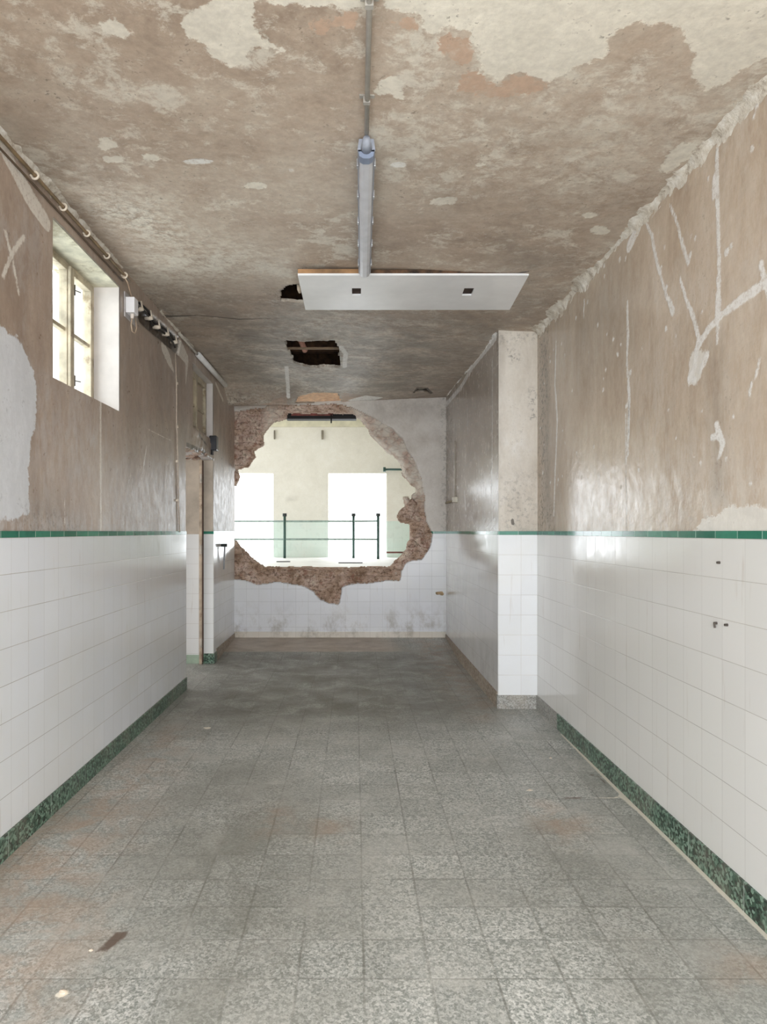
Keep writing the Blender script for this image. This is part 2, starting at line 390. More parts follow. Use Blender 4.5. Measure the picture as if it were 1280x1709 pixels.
# floor
def floor_mat():
    m = Mat('terrazzo_floor_tiles', .5); q = m.xyz(); p = m.pos()
    # grains
    v = m.n('ShaderNodeSeparateColor'); m.put(v.inputs[0], m.voro(120, p, out='Color'))
    v2 = m.n('ShaderNodeSeparateColor'); m.put(v2.inputs[0], m.voro(240, p, out='Color'))
    gr = m.math('ADD', m.math('MULTIPLY', v.outputs[0], .6), m.math('MULTIPLY', v2.outputs[1], .4))
    col = m.ramp(gr, [(.18, (126, 131, 125)), (.42, (162, 164, 159)), (.62, (186, 187, 182)), (.85, (212, 212, 207))])
    # tile tones
    a = m.math('DIVIDE', m.math('ADD', q[0], .652 + 4.0), .2035); b = m.math('DIVIDE', m.math('ADD', q[1], -3.016 + 7.8), .195)
    fa, fb = m.math('FRACT', a), m.math('FRACT', b)
    cmb = m.n('ShaderNodeCombineXYZ'); m.put(cmb.inputs[0], m.math('FLOOR', a)); m.put(cmb.inputs[1], m.math('FLOOR', b))
    wn = m.n('ShaderNodeTexWhiteNoise'); m.put(wn.inputs[0], cmb.outputs[0])
    col = m.mix(m.step(wn.outputs[0], .0, 1.0, 0, .35), col, (128, 130, 124))
    da = m.math('MINIMUM', fa, m.math('SUBTRACT', 1.0, fa)); db = m.math('MINIMUM', fb, m.math('SUBTRACT', 1.0, fb))
    gw = m.step(m.noise(2.2, 4, .6), .38, .68)
    g = m.math('MAXIMUM', m.step(da, .008, .028, 1, 0), m.step(db, .006, .022, 1, 0))
    col = m.mix(m.math('MULTIPLY', g, m.math('ADD', m.math('MULTIPLY', gw, .55), .22)), col, (98, 97, 90))
    # grime clouds
    n = m.noise(1.1, 7, .68, .5); col = m.mix(m.step(n, .42, .62, 0, .45), col, (146, 146, 138))
    col = m.mix(m.step(m.noise(2.8, 6, .7, .5), .48, .68, 0, .5), col, (186, 185, 178))
    col = m.mix(m.math('MULTIPLY', m.attr('rust'), m.step(m.noise(6, 6, .7, .5), .36, .62, 0, .62)), col, (172, 146, 124))
    col = m.mix(m.math('MULTIPLY', m.attr('dark'), m.step(m.noise(4, 6, .7, .5), .25, .6, .2, .8)), col, (104, 102, 92))
    col = m.mix(m.math('MULTIPLY', m.attr('screed'), .9), col, m.ramp(m.noise(4, 6, .7, v=m.scale(p, (1, 2, 1))), [(.35, (160, 146, 132)), (.65, (196, 184, 170))]))
    col = m.mix(ragged(m, 'dirt', .02, sc=30), col, (104, 90, 80))
    col = m.mix(ragged(m, 'white', .012, sc=40, soft=.003), col, (226, 220, 206))
    h = m.math('SUBTRACT', m.math('MULTIPLY', m.noise(60, 3), .15), m.math('MULTIPLY', g, .6))
    return m.out(col, m.step(m.noise(3, 5, .7), .3, .7, .38, .62), m.bump(h, .35, .003))
M_floor = floor_mat()

# ------------------------------------------------------------------ FLOOR
us = axis((-1.8, -1.2, .06), (-1.2, 1.45, .03)); vs = axis((YB, 1.6, .3), (1.6, 8.15, .025))
U, V = np.meshgrid(us, vs, indexing='ij')
fl = on_floor
rust = fmax(U, [soft(sd_poly(U, V, [fl(*p) for p in q]), w) for q, w in [
    ([(-60, 1450), (200, 1290), (290, 1200), (300, 1240), (215, 1380), (150, 1480), (160, 1560), (60, 1709), (-80, 1709)], .22),
    ([(750, 1080), (805, 1160), (835, 1190), (800, 1200), (720, 1130), (690, 1080), (740, 1066)], .2),
    ([(900, 1340), (985, 1370), (945, 1410), (890, 1370)], .1), ([(430, 1350), (480, 1340), (480, 1392), (430, 1395)], .08),
    ([(530, 1360), (575, 1365), (570, 1400), (525, 1400)], .08), ([(1210, 1590), (1290, 1600), (1290, 1640), (1220, 1640)], .1)]], 0)
dark = fmax(U, [soft(sd_poly(U, V, [fl(*p) for p in q]), w) for q, w in [
    ([(350, 1092), (745, 1092), (800, 1190), (700, 1210), (280, 1210)], .35), ([(260, 1190), (330, 1140), (420, 1100), (350, 1190)], .4),
    ([(300, 1380), (420, 1300), (500, 1400), (480, 1600), (360, 1650)], .4), ([(900, 1400), (1040, 1500), (1150, 1640), (1080, 1640), (900, 1480)], .3)]], 0)
dirt = fmax(U, [sd_poly(U, V, [fl(*p) for p in [(160, 1588), (195, 1555), (215, 1555), (208, 1565), (175, 1590)]]),
                sd_line(U, V, [fl(960, 1288), fl(995, 1295), fl(1012, 1308)], [.004, .012, .004]), sd_line(U, V, [fl(938, 1333), fl(970, 1331)], .009)])
white = fmax(U, [sd_poly(U, V, [fl(*p) for p in [(92, 1660), (100, 1650), (118, 1653), (116, 1662), (98, 1668)]]), sd_line(U, V, [fl(54, 1667), fl(72, 1663)], .004),
                 sd_poly(U, V, ell(fl, 152, 1587, 6, 3)), sd_poly(U, V, ell(fl, 884, 1319, 6, 2.6)), sd_poly(U, V, ell(fl, 919, 1265, 3, 1.5)),
                 sd_line(U, V, [fl(975, 1333), fl(1040, 1331)], .005), sd_line(U, V, [fl(950, 1390), fl(970, 1390)], .004), sd_line(U, V, [fl(1000, 1390), fl(1025, 1390)], .004),
                 sd_line(U, V, [fl(1035, 1328), fl(1060, 1350)], .012), sd_line(U, V, [(1.388, 2.2), (1.388, 3.6), (1.39, 4.5)], [.012, .014, .004]), sd_poly(U, V, ell(fl, 346, 1215, 7, 2)), sd_poly(U, V, ell(fl, 201, 1560, 3, 2))])
screed = np.clip((V - 7.43) / .02, 0, 1) * np.clip((1.4 - U - .15 * V + .35) / .3, 0, 1)
ZF = np.where(V > 7.1, np.clip((V - 7.1) / 1.0, 0, 1) * .08, 0)
floor = struct(grid('floor', us, vs, lambda U, V: (U, V, np.where(V > 7.1, np.clip((V - 7.1) / 1.0, 0, 1) * .08, 0)), M_floor,
            dict(rust=rust, dark=dark, dirt=dirt, white=white, screed=screed)))

# ------------------------------------------------------------------ CEILING
us = axis((-1.62, 1.50, .014)); vs = axis((YB, 1.7, .3), (1.7, 8.20, .014))
U, V = np.meshgrid(us, vs, indexing='ij'); Uc = (U[1:, 1:] + U[:-1, :-1]) / 2; Vc = (V[1:, 1:] + V[:-1, :-1]) / 2
c = on_ceil; PC = lambda l: [c(*p) for p in l]
WN = fbm(U, V, 7, 3)
pale = fmax(U, [sd_poly(U, V, PC(l)) for l in [
    [(640, -90), (640, 20), (700, 26), (706, 52), (722, 60), (742, 48), (785, 52), (797, 85), (805, 115), (828, 138), (850, 122), (880, 120), (915, 136), (955, 112), (1005, 92), (1025, 60), (1038, 42), (1062, 38), (1080, 45), (1108, 38), (1138, 55), (1162, 92), (1152, 130), (1180, 150), (1235, 120), (1330, 60), (1330, -90)],
    [(300, 40), (320, 25), (345, 5), (350, -30), (430, -30), (425, 40), (440, 60), (470, 82), (420, 75), (405, 95), (418, 108), (385, 112), (350, 95), (345, 75), (315, 60)],
    [(165, 40), (185, 30), (215, 50), (205, 62), (170, 55)], [(440, -20), (600, -25), (610, 15), (540, 12), (450, 8)],
    [(622, 150), (628, 135), (655, 128), (670, 140), (673, 168), (645, 160), (625, 162)],
    [(1105, 290), (1110, 265), (1138, 238), (1165, 240), (1155, 262), (1120, 288)]]]
    + [sd_poly(U, V, ell(c, *e)) for e in [(180, 240, 12, 11), (190, 265, 18, 6), (252, 262, 15, 6), (740, 336, 22, 6), (800, 275, 9, 3), (1000, 385, 18, 7), (985, 360, 14, 5), (425, 310, 20, 5)]])
pale = pale + .02 * WN
whit = fmax(U, [sd_poly(U, V, ell(c, *e)) for e in [(331, 270, 26, 4.5), (665, 276, 13, 5), (578, 281, 2, 2), (486, 284, 4, 3)]]
    + [sd_line(U, V, PC([(478, 612), (481, 655)]), .02), sd_line(U, V, PC([(568, 577), (577, 590), (575, 612)]), .022), 
       sd_poly(U, V, PC([(580, 668), (610, 660), (640, 663), (600, 676)]))])
red = fmax(U, [sd_poly(U, V, PC(l)) for l in [
    [(763, 150), (770, 128), (790, 118), (812, 128), (832, 142), (855, 122), (915, 136), (908, 152), (850, 164), (790, 164)],
    [(640, 24), (700, 28), (704, 50), (660, 52), (640, 40)], [(728, 60), (745, 50), (783, 60), (795, 90), (770, 110), (735, 90)],
    [(380, 0), (412, 10), (410, 40), (385, 30)], [(500, 30), (600, 20), (598, 50), (530, 62)], [(425, 664), (480, 652), (484, 680), (430, 682)], [(570, 655), (610, 660), (600, 680), (570, 680)]]]) - .01
haze = fmax(U, [soft(sd_poly(U, V, PC(l)), w) * k for l, w, k in [
    ([(125, 195), (150, 195), (160, 330), (128, 330)], .12, .55), ([(95, 195), (108, 195), (112, 330), (95, 330)], .08, .45),
    ([(130, 315), (260, 320), (330, 390), (340, 430), (230, 400), (140, 350)], .2, .95), ([(230, 370), (400, 380), (480, 450), (300, 500), (220, 450)], .3, .7),
    ([(900, 200), (1100, 150), (1160, 220), (1060, 330), (960, 340), (850, 280)], .4, .6), ([(380, 575), (480, 540), (560, 515), (640, 560), (660, 660), (400, 640)], .3, 1.35), ([(640, 560), (800, 540), (740, 650), (640, 660)], .3, .7),
    ([(560, 630), (740, 600), (740, 650), (580, 665)], .3, .5),
    ([(300, 290), (640, 280), (600, 330), (330, 330)], .4, .35), ([(640, 60), (900, 150), (850, 260), (640, 230)], .5, .35)]], 0)
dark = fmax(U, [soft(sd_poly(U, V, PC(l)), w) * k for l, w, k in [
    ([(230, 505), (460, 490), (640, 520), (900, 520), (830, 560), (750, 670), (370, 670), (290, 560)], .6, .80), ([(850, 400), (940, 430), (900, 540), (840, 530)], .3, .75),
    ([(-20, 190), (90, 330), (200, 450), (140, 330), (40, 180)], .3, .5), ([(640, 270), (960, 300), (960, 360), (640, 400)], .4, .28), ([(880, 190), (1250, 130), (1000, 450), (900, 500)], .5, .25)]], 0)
mold = fmax(U, [soft(sd_poly(U, V, PC(l)), w) * k for l, w, k in [
    ([(205, 480), (250, 492), (300, 540), (260, 520)], .12, .9), ([(150, 330), (260, 350), (320, 410), (200, 380)], .2, .40), ([(440, 480), (470, 480), (500, 510), (450, 510)], .06, .5),
    ([(370, 660), (480, 662), (480, 672), (380, 676)], .12, .8), ([(600, 672), (750, 668), (760, 660), (620, 668)], .10, .7)]], 0)
crack = fmax(U, [sd_line(U, V, PC(l), r) for l, r in [
    ([(270, 528), (330, 526), (400, 533), (470, 531)], [.025, .008, .012, .004]), ([(640, 455), (700, 452), (860, 458), (885, 452)], [.004, .02, .02, .006]), ([(880, 470), (935, 455)], .004),  # second line: dark gap above the board, painted on the ceiling
    ([(690, 655), (697, 647), (712, 647), (720, 655)], .016), ([(390, 600), (450, 606), (520, 598)], .006), ([(400, 560), (470, 566)], .005)]])
holes = [PC([(468, 501), (470, 482), (482, 473), (500, 470), (514, 503)]),
         PC([(478, 578), (476, 566), (500, 568), (560, 567), (566, 580), (568, 612), (548, 610), (520, 612), (492, 606), (486, 592)]),
         PC([(484, 672), (496, 656), (520, 654), (545, 654), (564, 656), (571, 672)]),
         PC([(690, 656), (697, 648), (712, 648), (718, 656), (708, 653), (698, 653)])]
jit = fbm(Uc, Vc, 16, 9)
hd = fmax(Uc, [sd_poly(Uc, Vc, h) + .03 * jit for h in holes])
zcv = np.vectorize(zc)
def ceil_fn(U, V):
    z = zcv(U, V) + .006 * fbm(U, V, 3, 5) + .004 * fbm(U, V, 15, 6)
    z = z - .09 * np.exp(-((V - 7.75) / .16) ** 2) * np.clip((-.45 - U) / .3, 0, 1)                # sagging lump at the rear left
    hh = fmax(U, [sd_poly(U, V, h) for h in holes]); z = z - .02 * np.exp(-(hh / .05) ** 2) * (fbm(U, V, 20, 8) + .4)
    return U, V, z
ceiling = struct(grid('ceiling', us, vs, ceil_fn, M_ceil, fields(U, pale=pale, white=whit, red=red, haze=haze, dark=dark, mold=mold, crack=crack),
               drop=hd > 0, extrude=lambda p: (p[0], p[1], p[2] + .022)))
M_void = simple('dark_roof_boards', (52, 38, 28), .9, var=.3)
bm = B((-1.9, 1.9, YB - .1, 8.4, 3.32, 3.42), (-1.9, -1.62, YB - .1, 8.4, 3.02, 3.32), (1.5, 1.9, YB - .1, 8.4, 3.02, 3.32), (-1.62, 1.5, 8.28, 8.4, 3.1, 3.32))
mesh_obj('roof_boards', bm, M_void, ceiling)
bm = bmesh.new()
for k in range(9): box(bm, -1.6, 1.48, 2.2 + k * .72, 2.28 + k * .72, 3.12, 3.31)
mesh_obj('joists', bm, simple('old_joist_wood', (84, 60, 42), .9, var=.3), ceiling)

# ------------------------------------------------------------------ LEFT WALL
W1 = (3.24, 4.165, H + .747, H + 1.528); DR = (5.79, 6.92, 0.0, H + .739); W2 = (6.04, 6.92, H + .944, H + 1.53)
TH = .30
bm = bmesh.new()
x0, x1 = XL - TH, XL - .006
for b in [(YB, W1[0], 0, 3.35), (W1[0], W1[1], 0, W1[2]), (W1[0], W1[1], W1[3], 3.35), (W1[1], DR[0], 0, 2.55), (DR[0], W2[0], DR[3], 3.35),
          (W2[0], W2[1], DR[3], W2[2]), (W2[0], W2[1], W2[3], 3.35)]:
    box(bm, x0, x1, *b)
box(bm, x0, x1 - .03, DR[1], 8.36, 0, DR[3]); box(bm, x0, x1, DR[1], 8.36, DR[3] + .0, 3.35); box(bm, x0, x1 - .13, W1[1] + .03, DR[0], 2.55, 3.35); box(bm, x0, x1, W1[1], W1[1] + .03, 2.55, 3.35)
wall_left = struct(mesh_obj('wall_left', bm, M_reveal))
us = axis((YB, 1.8, .4), (1.8, W1[0], .015), (W1[0], W1[1], .015), (W1[1], DR[0], .015), (DR[0], W2[0], .015), (W2[0], DR[1], .015), (DR[1], 8.13, .015))
vs = axis((DADO, DR[3], .015), (DR[3], W1[2], .015), (W1[2], W2[2], .015), (W2[2], W1[3], .015), (W1[3], W2[3], .002), (W2[3], 3.15, .015))
U, V = np.meshgrid(us, vs, indexing='ij'); Uc = (U[1:, 1:] + U[:-1, :-1]) / 2; Vc = (V[1:, 1:] + V[:-1, :-1]) / 2
inr = lambda r: (Uc > r[0]) & (Uc < r[1]) & (Vc > r[2]) & (Vc < r[3])
lp = on_left; PL = lambda l: [lp(*p) for p in l]
pale = fmax(U, [sd_poly(U, V, PL([(-60, 530), (0, 542), (30, 562), (55, 620), (60, 650), (62, 690), (50, 740), (48, 800), (50, 856), (30, 866), (-60, 862)]))])
whit = fmax(U, [sd_line(U, V, PL(l), r) for l, r in [
    ([(168, 668), (168, 885)], .012), ([(8, 385), (20, 430), (32, 490)], .010), ([(40, 395), (22, 420), (5, 460)], .012), ([(108, 830), (108, 875)], .003),
    ([(245, 745), (236, 800)], .007), ([(292, 560), (294, 700), (297, 888)], .007), ([(245, 715), (285, 735)], .002), ([(0, 240), (50, 330), (78, 372)], [.03, .05, .04]), ([(10, 240), (40, 262)], .03),
    ([(272, 578), (282, 600), (290, 620)], [.05, .05, .01]), ([(300, 580), (312, 600), (310, 640)], [.08, .05, .01]), ([(360, 640), (372, 668)], .02), ([(312, 755), (314, 790)], .02)]])
haze = fmax(U, [soft(sd_poly(U, V, PL(l)), w) * k for l, w, k in [([(60, 650), (165, 670), (200, 780), (150, 820), (60, 760)], .25, .35), ([(0, 862), (310, 875), (310, 889), (0, 889)], .1, .7),
    ([(180, 820), (300, 800), (305, 885), (180, 885)], .12, .4)]], 0)  # last patch: bluish sheen of the glossy paint put into the colour
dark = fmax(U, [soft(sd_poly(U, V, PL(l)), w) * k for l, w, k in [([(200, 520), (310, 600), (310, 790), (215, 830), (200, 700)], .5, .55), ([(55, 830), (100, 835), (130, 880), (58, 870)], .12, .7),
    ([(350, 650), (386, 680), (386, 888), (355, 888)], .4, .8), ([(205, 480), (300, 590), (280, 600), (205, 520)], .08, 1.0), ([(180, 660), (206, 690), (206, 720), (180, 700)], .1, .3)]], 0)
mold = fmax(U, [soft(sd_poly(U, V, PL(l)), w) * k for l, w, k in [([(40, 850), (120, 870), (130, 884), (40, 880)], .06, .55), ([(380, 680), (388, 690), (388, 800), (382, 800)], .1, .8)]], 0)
def left_x(U): return XL + 0 * U
cavity = PL([(229, 503), (240, 512), (302, 566), (298, 592), (262, 562), (232, 535)])
def left_fn(U, V):
    x = left_x(U) + .004 * fbm(U, V, 4, 12) + .0015 * fbm(U, V, 25, 13)
    s = sd_poly(U, V, cavity); x = x - np.clip(s / .02 + .3, 0, 1) * (.05 + .04 * fbm(U, V, 18, 4))
    lint = (V < W2[2]) & (V > DR[3]) & (U > 6.0) & (U < 6.95)
    x = np.where(lint, x + .05 * np.abs(fbm(U, V, 9, 31)), x)
    return x, U, V
pf = grid('plaster_face', us, vs, left_fn, M_left, fields(U, pale=pale, white=whit, haze=haze, dark=dark, mold=mold, crack=fmax(U, [sd_poly(U, V, PL([(229, 503), (240, 512), (302, 566), (298, 592), (262, 562), (232, 535)])), sd_line(U, V, PL([(312, 742), (342, 756)]), .02), sd_line(U, V, PL([(330, 725), (344, 742)]), .012)])),  # cavity polygon: shade of the recess painted into the plaster
          drop=inr(W1) | inr(DR) | inr(W2), parent=wall_left)
mesh_obj('passage_shell', B((-3.2, -3.1, 4.9, 8.4, 0, 3.4), (-3.1, XL - TH, 4.9, 5.0, 0, 3.4), (-3.1, XL - TH, 8.3, 8.4, 0, 3.4), (-3.1, XL - TH, 5.0, 8.3, 3.3, 3.4), (-3.1, XL - TH, 5.0, 8.3, -.1, .0)), M_reveal, wall_left)
mesh_obj('tile_dado', B((XL - .01, XL + .004, YB, DR[0], .1, DADO - .028)), M_tl, wall_left)
bm = bmesh.new()
me_b = [(DR[1], 8.12)]
box(bm, XL - .045, XL + .002, DR[1], 8.12, .1, DADO - .028)
mesh_obj('tile_dado', bm, M_tl, wall_left)
mesh_obj('green_border', B((XL - .01, XL + .007, YB, DR[0], DADO - .028, DADO), (XL - .045, XL + .005, DR[1], 8.12, DADO - .028, DADO)), M_gy, wall_left)
# far jamb of the doorway: tiles below, plaster above, split by the timber door frame
mesh_obj('jamb_tiles', B((XL - TH, -1.60, DR[1] - .008, DR[1] + .01, .09, DADO - .03), (-1.57, XL + .004, DR[1] - .008, DR[1] + .01, .1, DADO - .028)), M_tj, wall_left)
mesh_obj('green_border', B((-1.57, XL + .006, DR[1] - .011, DR[1] + .01, DADO - .028, DADO)), M_gx, wall_left)
M_jamb = simple('cream_jamb_plaster', (190, 178, 162), .6, var=.08, sc=6)
mesh_obj('jamb_plaster', B((XL - TH, -1.60, DR[1] - .006, DR[1] + .01, DADO - .03, DR[3]), (-1.57, XL - .002, DR[1] - .006, DR[1] + .01, DADO, DR[3])), M_jamb, wall_left)
mesh_obj('stained_window_head', B((XL - TH + .01, XL - .007, W1[0], W1[1], W1[3] - .006, W1[3] + .0)), simple('stained_cream_plaster', (214, 210, 188), .7, var=.14, sc=7, dirt=(150, 142, 118)), wall_left)
# broken lintel over the doorway
bm = bmesh.new()
for k in range(26):
    rock(bm, (XL - .02 - random.random() * .26, 5.85 + random.random() * 1.05, DR[3] + .0 + random.random() * .02), (.035 + random.random() * .03, .06, .018), k)
mesh_obj('broken_lintel_underside', bm, M_rub, wall_left, True)
struct(mesh_obj('baseboard_left', B((XL - .02, XL + .012, YB, DR[0] - .002, 0, .104)), M_bg))
struct(mesh_obj('baseboard_left', B((XL - .045, XL + .012, DR[1] + .12, 8.12, .0, .13)), M_bbr))
struct(mesh_obj('baseboard_left', B((-1.57, XL + .014, DR[1] - .016, DR[1] + .12, .0, .104)), M_bg))
struct(mesh_obj('baseboard_left', B((XL - TH, -1.605, DR[1] - .014, DR[1] + .05, .0, .09)), M_bpale))

# window 1
M_wood = simple('cream_window_paint', (196, 184, 160), .5, var=.14, sc=10, dirt=(128, 112, 88))
M_metal = simple('old_steel', (96, 92, 88), .45, .8)
def glass_mat():
    m = Mat('window_glass'); nt = m.t; tr = m.n('ShaderNodeBsdfTransparent'); gl = m.n('ShaderNodeBsdfGlossy'); gl.inputs['Roughness'].default_value = .03
    tr.inputs[0].default_value = (.93, .95, .94, 1); mx = m.n('ShaderNodeMixShader'); mx.inputs[0].default_value = .07
    nt.links.new(tr.outputs[0], mx.inputs[1]); nt.links.new(gl.outputs[0], mx.inputs[2]); nt.links.new(mx.outputs[0], nt.nodes['Material Output'].inputs[0])
    return m.m
def grimy_mat():
    m = Mat('grimy_glass', .35); q = m.b; q.inputs['Transmission Weight'].default_value = 0.0
    nt = m.t; tr = m.n('ShaderNodeBsdfTranslucent'); df = m.n('ShaderNodeBsdfDiffuse'); tr.inputs[0].default_value = lin((200, 190, 176)); df.inputs[0].default_value = lin((186, 176, 164))
    mx = m.n('ShaderNodeMixShader'); mx.inputs[0].default_value = .6
    nt.links.new(tr.outputs[0], mx.inputs[1]); nt.links.new(df.outputs[0], mx.inputs[2]); nt.links.new(mx.outputs[0], nt.nodes['Material Output'].inputs[0])
    return m.m
M_glass = glass_mat(); M_grime = grimy_mat()
def window(name, r, xw, mullion, ybar, pane_mat, fw=.034):
    y0, y1, z0, z1 = r
    fr = mesh_obj(name, B((xw - .03, xw + .03, y0, y0 + fw, z0, z1), (xw - .03, xw + .03, y1 - fw, y1, z0, z1), (xw - .03, xw + .03, y0 + fw, y1 - fw, z0, z0 + fw * .7),
                          (xw - .03, xw + .03, y0 + fw, y1 - fw, z1 - fw * .8, z1), bevel=.004), M_wood)
    struct(fr)
    for a, b in ((y0 + fw, mullion - .002), (mullion + .002, y1 - fw)):
        zz0, zz1 = z0 + fw * .7, z1 - fw * .8; s = .027
        sash = mesh_obj('sash', B((xw - .012, xw + .036, a, a + s, zz0, zz1), (xw - .012, xw + .036, b - s, b, zz0, zz1), (xw - .012, xw + .036, a + s, b - s, zz0, zz0 + s),
                         (xw - .012, xw + .036, a + s, b - s, zz1 - s, zz1), bevel=.003), M_wood, fr)
        mesh_obj('glazing_bar', B((xw - .008, xw + .024, a + s, b - s, ybar - .011, ybar + .011), bevel=.002), M_wood, sash)
        mesh_obj('pane', B((xw + .004, xw + .007, a + s, b - s, zz0 + s, ybar - .011)), pane_mat, sash)
        mesh_obj('pane', B((xw + .004, xw + .007, a + s, b - s, ybar + .011, zz1 - s)), pane_mat, sash)
    return fr
w1 = window('window_1', (W1[0], W1[1], W1[2], W1[3]), -1.655, 3.79, H + 1.14, M_glass)
mesh_obj('meeting_stile', B((-1.655 + .036, -1.60, 3.765, 3.815, W1[2] + .03, W1[3] - .03), bevel=.004), M_wood, w1)
for z in (W1[2] + .12, W1[3] - .14):
    mesh_obj('hinge', T(([(-1.612, 3.842, z - .03), (-1.612, 3.842, z + .03)], .006), ([(-1.612, 3.842, z), (-1.60, 3.90, z + .006)], .003)), M_metal, w1)
mesh_obj('latch_handle', T(([(-1.60, 3.70, W1[2] + .05), (-1.575, 3.70, W1[2] + .045), (-1.575, 3.70, W1[2] - .03)], .006)), M_metal, w1)
w2 = window('window_2', W2, -1.565, 6.47, H + 1.21, M_grime, .05)

# doorway frame
dr = struct(mesh_obj('door_1', B((-1.60, -1.57, DR[1] - .055, DR[1] - .008, .0, DR[3]), bevel=.004), simple('worn_cream_frame', (190, 172, 150), .6, var=.15, sc=8, dirt=(120, 96, 76))))
mesh_obj('frame_stop', B((-1.573, -1.562, DR[1] - .05, DR[1] - .011, .02, DR[3] - .01)), simple('dark_brown_wood', (92, 70, 58), .7), dr)
for z in (1.18, 1.91, .22):
    mesh_obj('hinge', T(([(-1.578, DR[1] - .062, z - .045), (-1.578, DR[1] - .062, z + .045)], .012)), simple('painted_hinge', (196, 186, 172), .5), dr)

# ------------------------------------------------------------------ RIGHT WALL with its pier
bm = bmesh.new(); box(bm, XR + .004, XR + .35, YB, YP, 0, 3.35); box(bm, XP + .004, XR + .35, YP + .004, 8.36, 0, 3.35)
wall_right = struct(mesh_obj('wall_right', bm, M_reveal))
us = axis((YB, 1.9, .4), (1.9, YP, .014)); vs = axis((DADO, 3.1, .014))
U, V = np.meshgrid(us, vs, indexing='ij'); rp = on_right; PR = lambda l: [rp(*p) for p in l]
whit = .003 + fmax(U, [sd_line(U, V, PR(l), r) for l, r in [
    ([(1197, 245), (1196, 300), (1200, 420), (1199, 505), (1196, 575)], [.006, .012, .008, .012, .004]), ([(1193, 295), (1192, 325)], .016), ([(1198, 495), (1198, 530)], .018),
    ([(1077, 368), (1088, 395), (1094, 430), (1103, 462)], [.004, .009, .011, .006]), ([(1103, 462), (1112, 492), (1123, 520)], [.006, .009, .016]),
    ([(1118, 342), (1130, 372), (1137, 400)], .006), ([(1137, 400), (1148, 440), (1152, 425)], .009), ([(1135, 465), (1145, 500), (1158, 530)], [.005, .008, .010]), ([(1158, 530), (1166, 565), (1160, 600)], .010),
    ([(1290, 465), (1240, 498), (1210, 520)], [.012, .018, .012]), ([(1210, 520), (1180, 552), (1162, 585)], [.010, .014, .012]), ([(1162, 585), (1160, 610), (1150, 632)], .012),
    ([(1270, 440), (1285, 500)], .010), ([(1180, 592), (1168, 622)], [.016, .006]), ([(1150, 630), (1160, 634)], .01),
    ([(1047, 505), (1048, 560), (1046, 600), (1050, 660), (1048, 760)], [.008, .012, .006, .014, .005]), ([(928, 570), (926, 640), (930, 700)], [.006, .012, .014]), ([(930, 700), (924, 860)], [.012, .008]),
    ([(1044, 690), (1046, 890)], .004), ([(1065, 380), (1050, 410)], .03), ([(975, 500), (974, 530)], .006),
    ([(1196, 708), (1206, 740), (1198, 768)], [.012, .016, .004]), ([(1188, 730), (1200, 730)], .008), ([(1268, 600), (1262, 625)], .005), ([(1255, 640), (1250, 660)], .004)]]
    + [sd_line(U, V, [(2.3 + random.random() * 2.8, 1.5 + random.random() * 1.4)] * 2, .004 + random.random() * .008) for _ in range(70)])
red = np.full(U.shape, -.4)
pale = fmax(U, [sd_poly(U, V, PR(l)) for l in [[(1150, 892), (1170, 870), (1200, 862), (1210, 848), (1262, 846), (1300, 850), (1300, 892)],
     [(1150, 585), (1186, 582), (1178, 605), (1163, 642), (1150, 642)]]])
haze = fmax(U, [soft(sd_poly(U, V, PR(l)), w) * k for l, w, k in [([(1050, 780), (1300, 760), (1300, 890), (950, 890), (900, 870)], .2, .5), ([(1060, 600), (1130, 590), (1130, 760), (1060, 800)], .3, .3),
     ([(1200, 200), (1300, 120), (1300, 700), (1210, 800)], .4, .25)]], 0)
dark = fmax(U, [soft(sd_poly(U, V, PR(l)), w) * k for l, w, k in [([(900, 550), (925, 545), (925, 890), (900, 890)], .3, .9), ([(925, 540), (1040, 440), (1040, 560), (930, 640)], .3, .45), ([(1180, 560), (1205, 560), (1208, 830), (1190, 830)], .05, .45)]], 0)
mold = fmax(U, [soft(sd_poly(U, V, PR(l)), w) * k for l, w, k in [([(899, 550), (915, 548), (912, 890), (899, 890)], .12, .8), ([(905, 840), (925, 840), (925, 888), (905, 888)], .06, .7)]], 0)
crack = fmax(U, [sd_line(U, V, PR(l), r) for l, r in [([(1049, 670), (1051, 888)], .002), ([(1064, 470), (1064, 540)], .001)]])
def right_fn(U, V):
    x = XR - .004 * fbm(U, V, 4, 22) - .002 * fbm(U, V, 25, 23)
    return x, U, V
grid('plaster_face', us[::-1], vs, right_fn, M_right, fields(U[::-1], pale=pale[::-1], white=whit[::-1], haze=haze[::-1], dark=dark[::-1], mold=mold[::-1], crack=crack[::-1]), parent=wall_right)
us = axis((YP, 8.13, .02)); vs = axis((DADO, 3.1, .02)); U, V = np.meshgrid(us, vs, indexing='ij'); r2 = on_right2; P2 = lambda l: [r2(*p) for p in l]
whit = fmax(U, [sd_line(U, V, P2(l), r) for l, r in [([(822, 600), (821, 880)], .012), ([(820, 790), (822, 840)], .03), ([(780, 680), (781, 725)], .012), ([(798, 760), (800, 790)], .01), ([(758, 700), (757, 890)], .012),
     ([(775, 820), (777, 850)], .02), ([(812, 885), (826, 870)], .03), ([(745, 675), (770, 645), (790, 610), (828, 562)], .03)]])
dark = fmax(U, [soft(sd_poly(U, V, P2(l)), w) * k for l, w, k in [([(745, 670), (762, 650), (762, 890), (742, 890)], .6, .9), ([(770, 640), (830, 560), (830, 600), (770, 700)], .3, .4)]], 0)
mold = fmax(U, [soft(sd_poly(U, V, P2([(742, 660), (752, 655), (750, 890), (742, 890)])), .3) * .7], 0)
def right2_fn(U, V): return XP - .001 + .002 * fbm(U, V, 4, 27), U, V
grid('plaster_face', us[::-1], vs, right2_fn, M_right2, fields(U[::-1], white=whit[::-1], dark=dark[::-1], mold=mold[::-1]), parent=wall_right)
